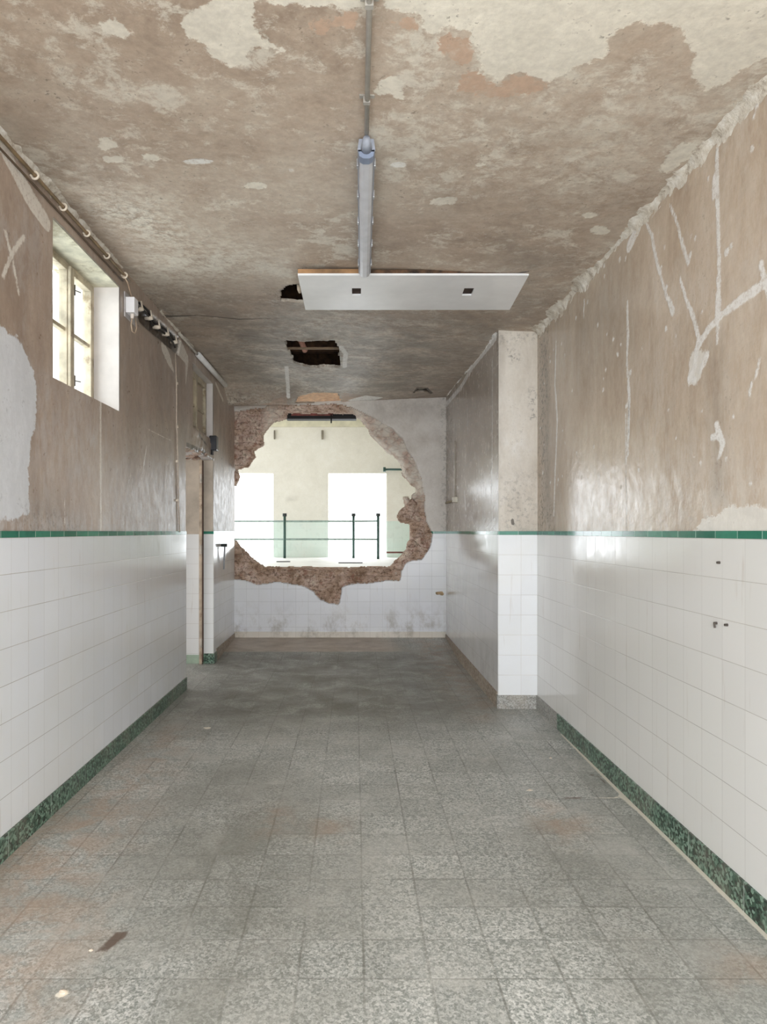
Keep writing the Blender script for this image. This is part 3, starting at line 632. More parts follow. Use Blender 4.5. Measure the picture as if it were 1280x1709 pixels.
us = axis((XP, XR + .02, .012)); vs = axis((DADO, 3.1, .012)); U, V = np.meshgrid(us, vs, indexing='ij')
pp = lambda px, py: at_y(px, py, YP); PP = lambda l: [pp(*p) for p in l]
mold = fmax(U, [soft(sd_poly(U, V, PP(l)), w) * k for l, w, k in [([(848, 585), (862, 588), (866, 600), (856, 606)], .03, 1.0), ([(885, 650), (893, 650), (892, 700), (886, 700)], .03, .9), ([(835, 800), (895, 790), (895, 888), (835, 888)], .1, .35),
      ([(832, 560), (895, 556), (895, 566), (832, 572)], .05, .5)]], 0)
haze = fmax(U, [soft(sd_poly(U, V, PP([(838, 730), (870, 725), (880, 760), (840, 750)])), .05)], 0)
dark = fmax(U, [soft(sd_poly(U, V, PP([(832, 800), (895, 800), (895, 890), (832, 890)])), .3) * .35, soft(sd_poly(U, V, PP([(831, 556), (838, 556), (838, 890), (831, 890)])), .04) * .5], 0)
crack = fmax(U, [sd_line(U, V, PP([(855, 868), (856, 874)]), .012)])
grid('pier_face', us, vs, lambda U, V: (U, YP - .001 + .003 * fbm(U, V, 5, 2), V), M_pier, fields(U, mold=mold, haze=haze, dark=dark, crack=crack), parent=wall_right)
mesh_obj('tile_dado', B((XR - .004, XR + .01, YB, YP, .1, DADO - .028)), M_tr, wall_right)
mesh_obj('tile_dado', B((XP - .004, XP + .03, YP, 8.12, .1, DADO - .028)), M_tr2, wall_right)
mesh_obj('tile_dado', B((XP - .005, XR, YP - .008, YP + .01, .1, DADO - .028)), M_tp, wall_right)
mesh_obj('green_border', B((XR - .007, XR + .01, YB, YP, DADO - .028, DADO), (XP - .006, XP + .03, YP, 8.12, DADO - .028, DADO)), M_gy, wall_right)
mesh_obj('green_border', B((XP - .008, XR, YP - .011, YP + .01, DADO - .028, DADO)), M_gx, wall_right)
struct(mesh_obj('baseboard_right', B((XR - .012, XR + .02, YB, 4.62, 0, .108)), M_bg))
struct(mesh_obj('baseboard_right', B((XR - .012, XR + .02, 4.62, YP, 0, .104), (XP - .012, XR - .012, YP - .015, YP + .02, 0, .104)), M_bgr))
struct(mesh_obj('baseboard_right', B((XP - .012, XP + .03, YP + .02, 8.12, 0, .12)), M_bbr))

# crumbling plaster cove along the right-hand ceiling corner
def cove(name, y0, y1, side, xw, w, seed, mat, n=None, curve=True):
    n = n or int((y1 - y0) / .02); bm = bmesh.new(); prev = None; rows = 5
    for i in range(n + 1):
        y = y0 + (y1 - y0) * i / n
        k = w * (1 + 1.1 * mnoise.noise(Vector((y * 3.0, seed, 0))) + .5 * mnoise.noise(Vector((y * 14, seed, 5))))
        k = max(.006, k); z = zc(xw, y); ring = []
        for j in range(rows + 1):
            t = j / rows; a = t * math.pi / 2
            jx = k * (1 - math.sin(a)) ; jz = k * 1.1 * (1 - math.cos(a))
            bump = .006 * mnoise.noise(Vector((y * 30, t * 4, seed)))
            ring.append(bm.verts.new((xw - side * (-.006 + jx + bump + .004), y, z + .008 - jz - bump - .004)))
        if prev:
            for j in range(rows): bm.faces.new((prev[j], prev[j + 1], ring[j + 1], ring[j]))
        prev = ring
    bmesh.ops.recalc_face_normals(bm, faces=bm.faces[:])
    return struct(mesh_obj(name, bm, mat, None, True))
def cove_mat():
    m = Mat('crumbling_cove_plaster', .8, .3); n = m.noise(16, 7, .75)
    col = m.ramp(n, [(.32, (150, 134, 116)), (.47, (206, 198, 184)), (.65, (232, 228, 220))])
    return m.out(col, None, m.bump(m.noise(40, 5, .7), .6, .01))
M_cove = cove_mat()
cove('trim_1', 1.6, YP - .02, 1, XR, .042, 3.3, M_cove)
cove('trim_2', 5.2, 8.0, 1, XP, .020, 8.3, simple('white_cornice_plaster', (226, 224, 220), .6))
cove('trim_3', 1.6, 4.2, -1, XL, .032, 5.1, M_cove)
cove('trim_4', 5.0, 6.1, -1, XL, .030, 9.1, M_cove)

# ------------------------------------------------------------------ REAR WALL with the broken hole
Z1 = lambda x, y: at_y(370 + x / 3.2, 640 + y / 3.2, YF)
hole = [Z1(*p) for p in [(272, 190), (325, 175), (345, 140), (700, 143), (740, 175), (775, 215), (800, 262), (850, 318), (878, 350), (925, 376), (962, 420), (970, 455), (972, 482), (990, 500), (1010, 528), (1048, 548), (1040, 578), (1018, 600),
     (1020, 630), (1000, 600), (975, 602), (985, 650), (950, 690), (945, 722), (965, 742), (1008, 748), (1014, 830), (992, 886), (940, 948), (900, 982), (700, 986), (215, 984), (165, 952), (130, 918), (82, 872), (60, 838), (30, 830),
     (30, 545), (62, 540), (78, 490), (62, 450), (90, 441), (122, 440), (165, 382), (156, 350), (212, 312), (208, 262), (222, 240), (250, 205)]]
outer = [Z1(*p) for p in [(60, 150), (110, 142), (200, 132), (235, 130), (260, 80), (330, 70), (345, 110), (640, 110), (680, 120), (745, 150), (800, 178), (905, 240), (965, 300), (1005, 370), (1042, 430), (1062, 500), (1075, 560), (1082, 600), (1078, 680), (1100, 745),
     (1124, 800), (1112, 880), (1065, 938), (1020, 942), (985, 958), (960, 1000), (948, 1050), (880, 1050), (700, 1075), (640, 1085), (632, 1150), (620, 1180), (568, 1176), (515, 1142), (490, 1112), (450, 1090), (390, 1075), (300, 1058),
     (180, 1072), (120, 1048), (40, 1045), (0, 1040), (0, 150)]]
zt = 3.12
us = axis((-1.53, 1.16, .0105)); vs = axis((.0, DADO - .028, .0105), (DADO - .028, DADO, .007), (DADO, zt, .0105))
U, V = np.meshgrid(us, vs, indexing='ij'); Uc = (U[1:, 1:] + U[:-1, :-1]) / 2; Vc = (V[1:, 1:] + V[:-1, :-1]) / 2
n1 = fbm(U, V, 6, 41); n2 = fbm(U, V, 22, 42)
so = sd_poly(U, V, outer) + .035 * n1 + .02 * n2; soc = sd_poly(Uc, Vc, outer) + .035 * fbm(Uc, Vc, 6, 41) + .02 * fbm(Uc, Vc, 22, 42)
shc = sd_poly(Uc, Vc, hole) + .03 * fbm(Uc, Vc, 14, 43)
sh = sd_poly(U, V, hole)
def rear_fn(U, V):
    d = np.clip((so + .006) / .012, 0, 1)
    lumps = .045 * fbm(U, V * 1.8, 6.5, 51) + .05 * fbm(U, V * 1.4, 20, 52)
    dep = .035 + lumps + .10 * np.exp(-np.clip(-sh, 0, 1) / .035)
    return U, YF + d * np.clip(dep, .008, .3) + (1 - d) * .0015 * n1, V
inside = shc > 0
dado_c = (Vc < DADO) & (soc < 0)
P3 = lambda l: [at_y(a, b, YF) for a, b in l]
mold = fmax(U, [soft(sd_poly(U, V, P3([(740, 660), (752, 660), (752, 890), (742, 890)])), .08) * .8], 0)
dark = fmax(U, [soft(sd_poly(U, V, P3([(600, 672), (750, 668), (750, 690), (640, 690)])), .15) * .6], 0)
wall_back = struct(grid('wall_back', us, vs, rear_fn, M_rear, fields(U, mold=mold, dark=dark), drop=inside | (soc >= 0) | dado_c, parent=None))
rh = fmax(U, [soft(sd_poly(U, V, [Z1(*p) for p in [(660, 60), (1100, 60), (1120, 640), (960, 640), (780, 300)]]), .12), soft(sd_poly(U, V, [Z1(*p) for p in [(230, 60), (340, 60), (300, 180), (220, 260)]]), .06) * .8], 0)
grid('exposed_rubble', us, vs, rear_fn, M_rub, dict(haze=rh), drop=inside | (soc < 0), extrude=lambda p: (p[0], YF + .27 if True else 0, p[2]), parent=wall_back)
gb = dado_c & (Vc > DADO - .028)
grid('tile_dado', us, vs, rear_fn, M_tb, {}, drop=inside | ~dado_c | gb, parent=wall_back, smooth=False)
grid('green_border', us, vs, lambda U, V: (U, rear_fn(U, V)[1] - .003, V), M_gx, {}, drop=inside | ~gb, parent=wall_back, smooth=False)
# spoiled patches on the tiles and the stones left in the rim
bm = bmesh.new(); a = Z1(1168, 1118)
for k in range(6): rock(bm, (a[0] - .04 + .08 * random.random(), YF - .003, a[1] + .03 * (random.random() - .5)), (.022, .012, .018), k + 70)
mesh_obj('mortar_lump', bm, simple('ochre_mortar', (186, 160, 124), .9, var=.2), wall_back, True)
bm = bmesh.new()
for (x, y, rx, rz) in [(975, 715, .085, .06), (1020, 660, .07, .10), (1045, 720, .05, .06), (1050, 800, .085, .075), (1075, 850, .06, .07), (1020, 860, .06, .06), (1060, 905, .07, .05), (1020, 925, .06, .04), (960, 985, .07, .05)]:
    q = Z1(x, y); rock(bm, (q[0], YF + .10, q[1]), (rx, .10, rz), x)
mesh_obj('rim_stones', bm, M_rub, wall_back, True)
bm = bmesh.new()
for (x, y, rx, rz) in [(560, 1010, .12, .06), (460, 1020, .10, .05), (640, 1015, .10, .05), (340, 1000, .12, .04), (240, 1000, .10, .045), (760, 1000, .10, .045), (860, 1000, .10, .04), (590, 1090, .08, .06), (540, 1080, .07, .05), (150, 980, .08, .05), (100, 940, .05, .06)]:
    q = Z1(x, y); rock(bm, (q[0], YF + .10, q[1] - .01), (rx, .09, rz), x + y)
mesh_obj('rim_stones', bm, M_rub, wall_back, True)
struct(mesh_obj('baseboard_back', B((-1.50, 1.13, YF - .012, YF + .02, .06, .15)), tiles('rear_dirty_skirting', 'x', XL, .0, c=(216, 208, 196), grout=(160, 150, 138), wear=1.6)))
# steel lintel exposed in the top of the hole
lint = empty('steel_lintel', (-.45, 8.7, 2.88), 'black steel lintel spanning the top of the broken hole in the rear wall', 'beam')
def child_at(o, p):
    o.parent = p; o.matrix_parent_inverse = __import__('mathutils').Matrix.Translation(-p.location); return o
M_black = simple('black_steel', (26, 24, 24), .6, .3)
child_at(mesh_obj('flange', B((-.86, .02, 8.40, 8.55, H + 1.416, H + 1.455), (-.86, .02, 8.45, 8.46, H + 1.455, H + 1.55)), M_black), lint)
child_at(mesh_obj('clay_infill', B((-.80, -.28, 8.41, 8.44, H + 1.4555, H + 1.53)), simple('red_clay', (158, 92, 84), .8, var=.2)), lint)
child_at(mesh_obj('hanger', T(([(-.295, 8.385, H + 1.47), (-.295, 8.385, H + 1.36)], .009)), M_black), lint)
# clay block seen through the ceiling break by the rear wall
pts = [on_ceil(x, y) for x, y in [(480, 676), (494, 653), (566, 651), (578, 676)]]
bm = bmesh.new(); lo = [bm.verts.new((p[0], p[1], zc(*p) + .012)) for p in pts]; hi = [bm.verts.new((p[0], p[1], zc(*p) + .075)) for p in pts]
bm.faces.new(lo); bm.faces.new(hi[::-1])
for i in range(4): bm.faces.new((lo[i], hi[i], hi[(i + 1) % 4], lo[(i + 1) % 4]))
bmesh.ops.recalc_face_normals(bm, faces=bm.faces[:])
mesh_obj('clay_blocks', bm, simple('orange_clay', (248, 206, 168), .8, var=.08, sc=20, dirt=(214, 160, 124)), ceiling)
# lath across the square ceiling break
def ceil_pt(px, py, up=0.0): x, y = on_ceil(px, py); return Vector((x, y, zc(x, y) + up))
a, b = ceil_pt(474, 587, .03), ceil_pt(572, 589, .03)
bm = bmesh.new(); box(bm, a.x, b.x, a.y - .012, a.y + .012, a.z - .008, a.z + .008)
tag(mesh_obj('ceiling_lath', bm, simple('lath_wood', (150, 128, 104), .8)), 'thin wooden lath crossing the square hole in the ceiling', 'lath')
a = ceil_pt(505, 592, .05)
bm = T(([(a.x - .03, a.y - .12, a.z + .10), (a.x + .02, a.y + .05, a.z)], .025), n=12)
tag(mesh_obj('clay_pipe', bm, simple('pink_clay', (206, 156, 138), .8)), 'short pink clay pipe poking out inside the square ceiling hole', 'pipe')
a = ceil_pt(498, 483, .0)
bm = T(([(a.x, a.y - .02, a.z + .03), (a.x + .003, a.y + .01, a.z + .004), (a.x + .006, a.y + .04, a.z - .004)], [.010, .013, .010]), n=10)
tag(mesh_obj('torn_plaster', bm, simple('pale_plaster_bit', (226, 210, 190), .8)), 'pale lump of torn plaster hanging in the ceiling hole beside the white board', 'plaster')

# ------------------------------------------------------------------ hanging board
ybn, ybf, zb = 4.03, 4.66, H + 1.545
hb = empty('ceiling_board', (.37, 4.35, zb), 'white rectangular board with two square cut-outs hung under the ceiling', 'board')
bm = bmesh.new()
# board with two real cut-outs
xs = [-.344, -.018, .040, .690, .752, 1.050]; ys = [ybn, 4.245, 4.375, ybf]
def skew(x, y): return x + (.0 if x < .3 else .03 * (x / 1.05) * (y - ybn) / (ybf - ybn))
for i in range(5):
    for j in range(3):
        if j == 1 and i in (1, 3): continue
        q = [(xs[i], ys[j]), (xs[i + 1], ys[j]), (xs[i + 1], ys[j + 1]), (xs[i], ys[j + 1])]
        lo = [bm.verts.new((skew(*p), p[1], zb)) for p in q]; hi = [bm.verts.new((skew(*p), p[1], zb + .012)) for p in q]
        bm.faces.new(lo[::-1]); bm.faces.new(hi)
        for k in range(4): bm.faces.new((lo[k], lo[(k + 1) % 4], hi[(k + 1) % 4], hi[k]))
bmesh.ops.remove_doubles(bm, verts=bm.verts[:], dist=1e-5)
child_at(mesh_obj('panel', bm, simple('white_board_laminate', (242, 243, 244), .28, var=.03, sc=3)), hb)
M_batten = simple('raw_timber', (172, 132, 92), .7, var=.2, sc=6)
child_at(mesh_obj('batten', B((-.344, .03, ybn + .004, ybn + .03, zb + .012, zb + .04)), M_batten), hb)
child_at(mesh_obj('batten', B((.07, 1.05, ybn + .004, ybn + .03, zb + .012, zb + .036)), simple('dark_timber', (92, 68, 48), .8, var=.4, sc=20)), hb)  # right-hand batten in a darker brown
child_at(mesh_obj('batten', B((-.344, -.316, ybn + .03, ybf - .02, zb + .012, zb + .035)), M_batten), hb)
child_at(mesh_obj('batten', B((.06, .085, ybn + .03, ybf - .02, zb + .012, zb + .04)), M_batten), hb)
child_at(mesh_obj('cutout_box', B((-.03, .050, 4.235, 4.385, zb + .0125, zb + .020), (.680, .762, 4.235, 4.385, zb + .0125, zb + .020)), simple('dark_brown_box', (62, 44, 34), .8)), hb)

# ------------------------------------------------------------------ tube light and its conduit
lx0, lx1, ly0, ly1 = .047, .059, 2.70, 3.98
zl = H + 1.512
tl = empty('tube_light', (.05, 3.3, zl), 'grey sealed fluorescent batten light fixed to the ceiling, ending at the white board', 'light')
M_gpl = simple('grey_plastic', (150, 156, 168), .4, var=.04); M_dif = simple('milky_diffuser', (206, 208, 214), .25, var=.03)
def prism(bm, prof, a, b):
    A = [bm.verts.new((a[0] + x, a[1], a[2] + z)) for x, z in prof]; Bv = [bm.verts.new((b[0] + x, b[1], b[2] + z)) for x, z in prof]
    n = len(prof); bm.faces.new(A[::-1]); bm.faces.new(Bv)
    for k in range(n): bm.faces.new((A[k], A[(k + 1) % n], Bv[(k + 1) % n], Bv[k]))
    bmesh.ops.recalc_face_normals(bm, faces=bm.faces[:])
bm = bmesh.new(); prism(bm, [(-.036, .03), (-.030, .075), (.030, .075), (.036, .03), (.033, .024), (-.033, .024)], (lx0, ly0, zl), (lx1, ly1, zl))
child_at(mesh_obj('housing', bm, M_gpl), tl)
bm = bmesh.new(); prism(bm, [(-.031, .026), (-.026, .008), (-.012, .0), (.012, .0), (.026, .008), (.031, .026)], (lx0, ly0 + .04, zl), (lx1, ly1 - .005, zl))
child_at(mesh_obj('diffuser', bm, M_dif), tl)
bm = bmesh.new(); prism(bm, [(-.034, .03), (-.028, .005), (-.012, -.004), (.012, -.004), (.028, .005), (.034, .03)], (lx0, ly0, zl), (lx0, ly0 + .045, zl))
child_at(mesh_obj('end_cap', bm, simple('blue_grey_cap', (128, 140, 162), .4, var=.05)), tl)
bm = T(([(lx0, ly0 + .005, zl + .035), (lx0, ly0 - .055, zl + .045)], [.024, .014]), n=16); child_at(mesh_obj('cable_gland', bm, M_gpl, None, True), tl)
for k in range(5):
    t = (k + .35) / 5; y = ly0 + (ly1 - ly0) * t; x = lx0 + (lx1 - lx0) * t
    for s in (-1, 1):
        child_at(mesh_obj('clip', B((x + s * .036 - .004, x + s * .036 + .004, y - .012, y + .012, zl + .008, zl + .040), bevel=.001), simple('steel_clip', (206, 208, 212), .3, .7) if k + s == -1 else bpy.data.materials.get('steel_clip') or M_gpl), tl)
cd = T(([(lx0 - .012, YB, zc(0, 0) - .018), (lx0 - .006, 1.5, zc(0, 1.5) - .018), (lx0, ly0 - .05, zc(0, 2.6) - .020)], .0095), n=12)
cdo = tag(mesh_obj('ceiling_conduit', cd, simple('grey_conduit', (190, 186, 178), .5, var=.08), None, True), 'thin grey conduit running along the ceiling to the tube light', 'conduit')
for y in (2.0, 2.45, 1.2):
    mesh_obj('saddle_clip', B((lx0 - .030, lx0 + .026, y - .008, y + .008, zc(0, y) - .006, zc(0, y) + .004), (lx0 - .016, lx0 + .009, y - .008, y + .008, zc(0, y) - .031, zc(0, y) - .004)), simple('saddle_steel', (176, 172, 164), .4), cdo)

# ------------------------------------------------------------------ left corner conduit with saddles, switch boxes
def corner(y, dz, dx): return Vector((XL + dx, y, zc(XL, y) - dz))
M_brass = simple('brownish_conduit', (150, 128, 98), .35, .4, var=.15); M_porc = simple('pale_saddle', (222, 210, 192), .35, var=.05)
pts = [corner(y, .055, .022) for y in np.linspace(1.9, 4.28, 20)]
pipe = tag(mesh_obj('corner_conduit', T((pts, .0085), n=10), M_brass, None, True), 'brownish conduit running under the left ceiling corner above the bright window', 'conduit')
for px in (50, 98, 138, 172, 202):
    y = F * -XL / (CX - px); q = corner(y, .055, .022); bm = bmesh.new()
    for k in range(11):
        pass
    arc = [(q.x + .016 * math.cos(t), y, q.z + .016 * math.sin(t)) for t in np.linspace(-math.pi * .85, math.pi * .85, 12)]
    tube(bm, arc, .0055, 8); tube(bm, [(q.x - .02, y, q.z - .004), (q.x + .0, y, q.z + .012)], .008, 8)
    mesh_obj('saddle_clip', bm, M_porc, pipe, True)
pts = [corner(y, .085, .006) for y in np.linspace(1.9, 4.2, 16)]
tag(mesh_obj('old_cable', T((pts, .005), n=8), simple('dark_cable', (98, 80, 62), .5), None, True), 'dark old cable just below the brownish conduit at the left ceiling corner', 'cable')
# switch box
bx = empty('junction_box', (XL, 4.26, H + 1.42), 'white square junction box high on the left wall, beyond the bright window', 'box')
y, zt_, zb_ = 4.25, at_y(0, 495, 4.25)[1], at_y(0, 521, 4.25)[1]
child_at(mesh_obj('body', B((XL + .006, XL + .062, 4.25, 4.33, zb_, zt_), bevel=.004), simple('white_plastic', (238, 238, 242), .3, var=.02)), bx)
child_at(mesh_obj('back_plate', B((XL, XL + .008, 4.235, 4.47, zb_ - .03, zt_ + .03), bevel=.002), simple('grey_plate', (186, 182, 182), .5)), bx)
child_at(mesh_obj('cable_gland', T(([(XL + .035, 4.29, zb_ + .004), (XL + .035, 4.29, zb_ - .028)], [.014, .010])), simple('gland', (226, 216, 206), .4), None), bx)
loop = [(XL + .035 , 4.29, zb_ - .02), (XL + .030, 4.285, zb_ - .07), (XL + .034, 4.29, zb_ - .108), (XL + .04, 4.33, zb_ - .112), (XL + .04, 4.36, zb_ - .07), (XL + .03, 4.37, zb_ + .0)]
tag(mesh_obj('cable_loop', T((loop, .004), n=8), simple('cream_cable', (204, 182, 158), .5), None, True), 'short cream cable looping below the white junction box', 'cable')
q = corner(4.17, .06, .02)
tag(mesh_obj('drop_cable', T(([q, q + Vector((.01, .05, -.03)), Vector((XL + .035, 4.29, zt_))], .004), n=8), bpy.data.materials['cream_cable'], None, True), 'short cream cable dropping from the corner conduit into the junction box', 'cable')
# exposed wires and porcelain cleats in the broken cavity
for k, (dz, lab) in enumerate([(.10, 'upper black wire'), (.135, 'lower black wire')]):
    pts = [Vector((XL - .012 + .02 * math.sin(i * 1.3), y, zc(XL, y) - dz - .008 * math.sin(i * 2.1 + k))) for i, y in enumerate(np.linspace(4.5, 5.55, 9))]
    tag(mesh_obj('old_wire', T((pts, .008), n=8), simple('tarred_wire', (46, 42, 38), .7), None, True), lab + ' in the broken cavity beyond the junction box', 'wire')
for k, px in enumerate((233, 249, 262, 277, 291)):
    y = F * -XL / (CX - px); py = [516, 531, 546, 558, 571][k]; z = H + (CY - py) / F * y
    bm = bmesh.new(); tube(bm, [(XL - .03, y, z), (XL + .006, y, z), (XL + .026, y, z)], [.013, .016, .011], 12); tube(bm, [(XL + .02, y, z + .0), (XL + .01, y, z + .055)], .006, 8)
    tag(mesh_obj('porcelain_cleat', bm, M_porc, None, True), ['nearest to the junction box', 'second from the junction box', 'middle one of five', 'second from the doorway', 'nearest to the doorway'][k] + ' of the pale porcelain cleats in the broken left cornice'
        if k != 2 else 'middle one of the five pale porcelain cleats in the broken left cornice', 'cleat', 'porcelain cleats in the broken cornice')
# white pipe sleeve above the doorway
pa, pb = Vector((XL + .03, 6.12, zc(XL, 6.12) - .04)), Vector((XL + .03, 7.4, zc(XL, 7.2) - .035))
tag(mesh_obj('white_conduit', T(([pa, (pa + pb) / 2, pb], .026), n=16), simple('white_pvc', (230, 230, 228), .35, var=.04), None, True), 'fat white pipe in the ceiling corner above the doorway on the left', 'pipe')
pa, pb = Vector((XL + .02, 5.5, zc(XL, 5.5) - .03)), Vector((XL + .02, 6.12, zc(XL, 6.12) - .035))
tag(mesh_obj('pale_conduit', T(([pa, pb], .012), n=12), simple('pale_pvc', (196, 190, 178), .45), None, True), 'thinner pale pipe leading into the fat white pipe in the left corner', 'pipe')
# thin vertical cable on the left wall
q = [lp(x, y) for x, y in [(291, 590), (293, 640), (293, 700), (295, 760), (296, 830), (298, 888)]]
vc = tag(mesh_obj('wall_cable', T(([Vector((XL + .008, a[0], a[1])) for a in q], .005), n=8), simple('painted_cable', (196, 180, 164), .5), None, True), 'thin pale vertical cable on the left wall just before the doorway', 'cable')
for yy in (640, 712, 770, 835):
    a = lp(294, yy); mesh_obj('cable_clip', B((XL - .002, XL + .016, a[0] - .01, a[0] + .01, a[1] - .01, a[1] + .01), bevel=.002), M_porc, vc)
# black alarm box over the doorway
a = at_y(347, 740, 6.80)
ab = empty('alarm_box', (a[0], 6.80, a[1]), 'small black box mounted on the wall above the doorway, below the rear transom window', 'box')
child_at(mesh_obj('body', B((XL - .01, XL + .065, 6.76, 6.86, a[1] - .075, a[1] + .075), bevel=.008), simple('black_plastic', (30, 32, 40), .35)), ab)
child_at(mesh_obj('bracket', B((XL - .02, XL + .02, 6.78, 6.84, a[1] - .115, a[1] - .07)), M_black), ab)
# tap stub on the wall beyond the doorway
ys = 7.32; a = on_left(370, 911)
tp = empty('wall_pipe', (XL, ys, 1.2), 'slim grey pipe with a dark cap on the tiles beyond the doorway', 'pipe')
child_at(mesh_obj('stem', T(([(XL + .04, ys, 1.21), (XL + .03, ys, .95)], .009)), simple('grey_pipe_paint', (150, 152, 156), .4)), tp)
child_at(mesh_obj('cap', T(([(XL - .01, ys, 1.215), (XL + .065, ys, 1.215)], .018)), simple('dark_cap', (52, 58, 58), .5)), tp)
# right rear: connector box at the corner and its pipe
a = at_y(762, 834, 7.25)
cb = empty('connector_box', (XP, 7.25, a[1]), 'small ivory connector box where the pipe stops near the rear right corner', 'box')
child_at(mesh_obj('body', B((XP - .05, XP + .01, 7.20, 7.28, a[1] - .03, a[1] + .03), bevel=.005), simple('ivory_plastic', (214, 208, 192), .4)), cb)
child_at(mesh_obj('stub', T(([(XP - .02, 7.28, a[1]), (XP - .03, 7.9, a[1] - .01)], .012)), simple('verdigris_stub', (124, 112, 84), .6)), cb)
tag(mesh_obj('riser_pipe', T(([(XP - .008, 7.33, a[1] + .02), (XP - .008, 7.33, 2.36)], .011)), simple('pale_riser', (190, 182, 170), .5), None, True), 'thin pale vertical pipe on the wall close to the rear right corner', 'pipe')
# fixings left in the right-hand tiles
def fixing(px, py, lab, ln=.0):
    y, z = rp(px, py); bm = bmesh.new(); tube(bm, [(XR + .002, y, z), (XR - .016, y, z)], [.006, .0045], 10)
    if ln: tube(bm, [(XR - .014, y, z + .001), (XR - .014, y - .004, z - ln)], .004, 8)
    o = tag(mesh_obj('wall_plug', bm, simple('rusty_screw', (84, 76, 70), .6, .4)), lab, 'screw', 'screws left in the right-hand tiles')
fixing(1203, 939, 'upper single screw left in the white tiles under the green border')
fixing(1198, 1040, 'left-hand hooked one of the lower pair of screws in the white tiles', .018)
fixing(1216, 1043, 'right-hand one of the lower pair of screws in the white tiles')

# ------------------------------------------------------------------ ROOM BEYOND
ZB = .83; YW = 13.85
fb = struct(mesh_obj('floor_beyond', B((-5, 3.5, 8.6, 14.4, ZB - .2, ZB)), simple('pale_concrete', (232, 232, 230), .6, var=.04, sc=2)))
def bw(x, y): a = at_y(x, y, YW); return a
zt2 = at_y(0, 790, YW)[1]; zd = 1.58; xl0, xl1 = -2.87, -1.69; xr0, xr1 = -.547, .658; ztop = 3.80
us = axis((-5, xl0, .1), (xl0, xl1, .1), (xl1, xr0, .04), (xr0, xr1, .1), (xr1, 3.5, .06)); vs = axis((zd, zt2, .05), (zt2, 3.52, .05), (3.52, ztop, .05))
U, V = np.meshgrid(us, vs, indexing='ij'); Uc = (U[1:, 1:] + U[:-1, :-1]) / 2; Vc = (V[1:, 1:] + V[:-1, :-1]) / 2
drop = (Vc < zt2) & (((Uc > xl0) & (Uc < xl1)) | ((Uc > xr0) & (Uc < xr1)))
bw_wall = struct(mesh_obj('wall_beyond', B((-5, xl0, YW + .004, YW + .22, ZB, ztop), (xl1, xr0, YW + .004, YW + .22, ZB, ztop), (xr1, 3.5, YW + .004, YW + .22, ZB, ztop), (xl0, xl1, YW + .004, YW + .22, zt2, ztop), (xr0, xr1, YW + .004, YW + .22, zt2, ztop)),
       simple('cream_wall_body', (236, 232, 220), .6, var=.03)))
grid('painted_face', us, vs, lambda U, V: (U, YW + 0 * U, V), M_cream, fields(U, dark=fmax(U, [soft(sd_poly(U, V, [bw(480, 830), bw(495, 829), bw(495, 834), bw(480, 835)]), .05) * .45], 0)), drop=drop, parent=bw_wall)
M_pg = tiles('pale_green_tiles', 'x', 0, ZB, .2, .2, c=(214, 230, 222), grout=(190, 204, 196), rough=.25)
mesh_obj('tile_dado', B((-5, xl0, YW - .01, YW + .003, ZB, zd), (xl1, xr0, YW - .01, YW + .003, ZB, zd), (xr1, 3.5, YW - .01, YW + .003, ZB, zd)), M_pg, bw_wall)
mesh_obj('cornice_band', B((-5, 3.5, YW - .05, YW, 3.53, 3.68), bevel=.01), simple('yellowed_cream', (220, 215, 192), .6, var=.06, sc=5), bw_wall)
struct(mesh_obj('ceiling_beyond', B((-5, 3.5, 8.4, 14.1, ztop, ztop + .1)), simple('white_ceiling_paint', (234, 230, 220), .6, var=.03)))
struct(mesh_obj('wall_beyond_side', B((-5.1, -5, 8.4, 14.1, ZB - .2, 2.0), (-5.1, -5, 8.4, 14.1, 3.2, ztop + .1), (-5.1, -5, 8.4, 8.9, 2.0, 3.2), (-5.1, -5, 13.3, 14.1, 2.0, 3.2), (3.5, 3.6, 8.4, 14.1, ZB - .2, ztop + .1)), bpy.data.materials['cream_wall_body']))
# back face of the rear wall, seen by nobody here but closing the two rooms
struct(mesh_obj('wall_partition', B((-5, -1.8, 8.38, 8.5, 0, ztop), (1.5, 3.5, 8.38, 8.5, 0, ztop), (-1.8, 1.5, 8.38, 8.5, 3.2, ztop)), bpy.data.materials['cream_wall_body']))

# railing in the room beyond
M_gpost = simple('dark_green_paint', (52, 84, 76), .4, var=.08); M_rail = simple('grey_green_rail', (138, 158, 150), .4)
rl = empty('railing', (-.6, 13.4, ZB), 'green post-and-rail barrier before the bright openings of the room beyond', 'railing')
for px, yy in ((475, 13.4), (590, 13.4), (631, 13.0)):
    x = (px - CX) / F * yy; zt3 = H + (CY - 861) / F * yy
    po = child_at(mesh_obj('post', T(([(x, yy, ZB), (x, yy, zt3)], .026), n=12), M_gpost, None, True), rl)
    mesh_obj('cap', T(([(x, yy, zt3 - .01), (x, yy, zt3 + .05)], .042), n=12), simple('black_cap', (34, 44, 44), .4), po)
for py in (870, 900):
    z = H + (CY - py) / F * 13.4
    child_at(mesh_obj('rail', T(([(-2.9, 13.4, z), (-.02, 13.4, z), (.47, 13.0, z)], .018), n=8), M_rail, None, True), rl)
xx = (641 - CX) / F * 13.8; z = H + (CY - 784) / F * 13.8
gp = tag(mesh_obj('green_pipe', T(([(xx, 13.74, z), (1.35, 13.74, z)], .022), n=10), M_gpost, None, True), 'short horizontal green pipe on the cream wall to the right of the right opening', 'pipe')
mesh_obj('end_flange', T(([(xx - .02, 13.74, z), (xx + .03, 13.74, z)], .05), n=14), M_gpost, gp)
a = at_y(662, 922, 9.2)
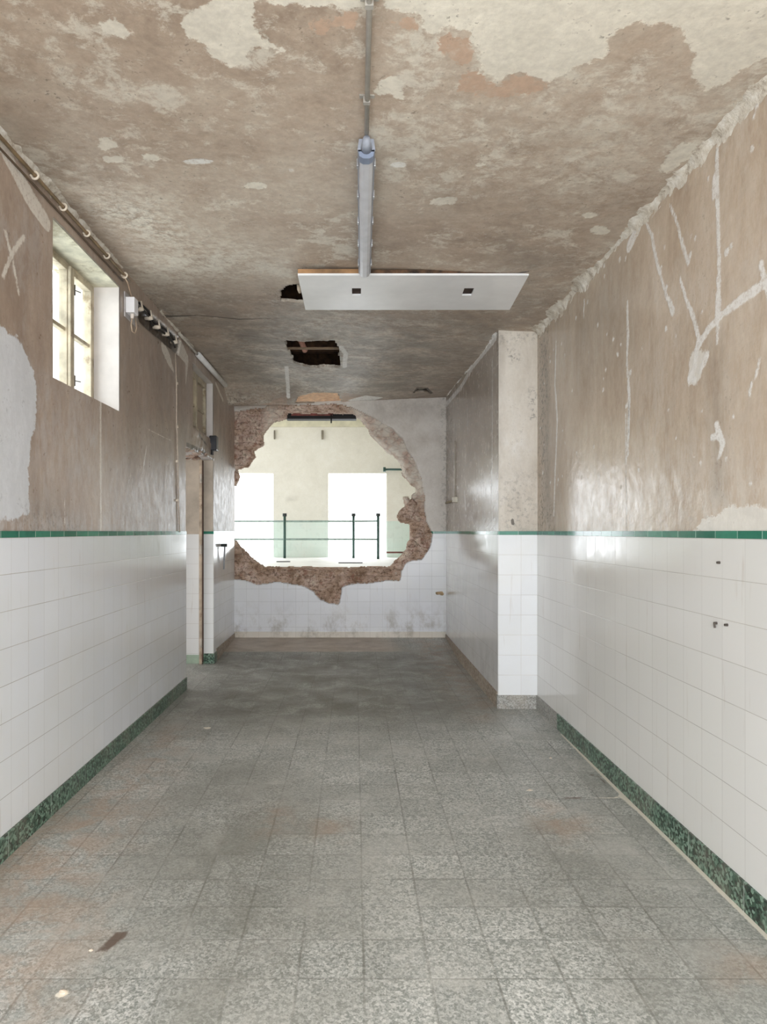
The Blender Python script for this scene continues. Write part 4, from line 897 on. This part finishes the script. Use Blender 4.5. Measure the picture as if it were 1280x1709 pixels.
tag(mesh_obj('rusty_bar', T(([(a[0] - .14, 9.2, a[1]), (a[0] + .16, 9.2, a[1])], .012), n=8), simple('rust_brown', (134, 92, 84), .7)), 'short rusty bar sticking out low at the right of the hole', 'bar')
for px, w, lab in ((458, .014, 'left of the two short dark stubs under the cornice of the room beyond'), (538, .022, 'right of the two short dark stubs under the cornice of the room beyond')):
    x, zt4 = at_y(px, 718, YW - .03); zb4 = at_y(px, 733, YW - .03)[1]
    tag(mesh_obj('hanging_stub', B((x - w, x + w, YW - .05, YW - .002, zb4, zt4), bevel=.008), simple('grey_brown_stub', (140, 132, 118), .7)), lab, 'stub', 'stubs under the far cornice')
# planks lying on the raised floor
x, z = at_y(0, 0, 1)
for px0, px1, py, lab in ((565, 605, 940, 'dark flat strip lying on the pale ledge below the right opening'), (462, 484, 938, 'short dark strip lying on the pale ledge below the left post')):
    y = F * (H - ZB) / (py - CY); 
    tag(mesh_obj('flat_strip', B(((px0 - CX) / F * y, (px1 - CX) / F * y, y - .06, y + .06, ZB + .001, ZB + .015)), simple('dark_strip', (92, 90, 92), .6)), lab, 'strip')

# ------------------------------------------------------------------ behind the camera: shop front surround
struct(mesh_obj('wall_front', B((-1.8, -1.35, YB - .2, YB, 0, 3.35), (1.35, 1.8, YB - .2, YB, 0, 3.35), (-1.35, 1.35, YB - .2, YB, 2.8, 3.35)), M_reveal))
struct(mesh_obj('floor_outside', B((-6, 6, -12, YB - .001, -.12, -.02)), simple('pavement', (170, 168, 162), .8)))
# loose flakes on the floor
for k, (px, py, r, lab) in enumerate([(105, 1658, .012, 'white plaster flake on the floor near the bottom left corner'), (152, 1587, .007, 'small cream chip beside the brown smear on the floor'),
        (884, 1319, .009, 'tiny white chip on the grey floor in front of the pier'), (919, 1265, .006, 'tiny pale chip on the floor close to the right skirting')]):
    x, y = fl(px, py); bm = bmesh.new(); rock(bm, (x, y, r * .3), (r, r * .8, r * .35), k + 30)
    tag(mesh_obj('plaster_chip', bm, bpy.data.materials['pale_plaster_bit']), lab, 'chip', 'plaster chips on the floor')
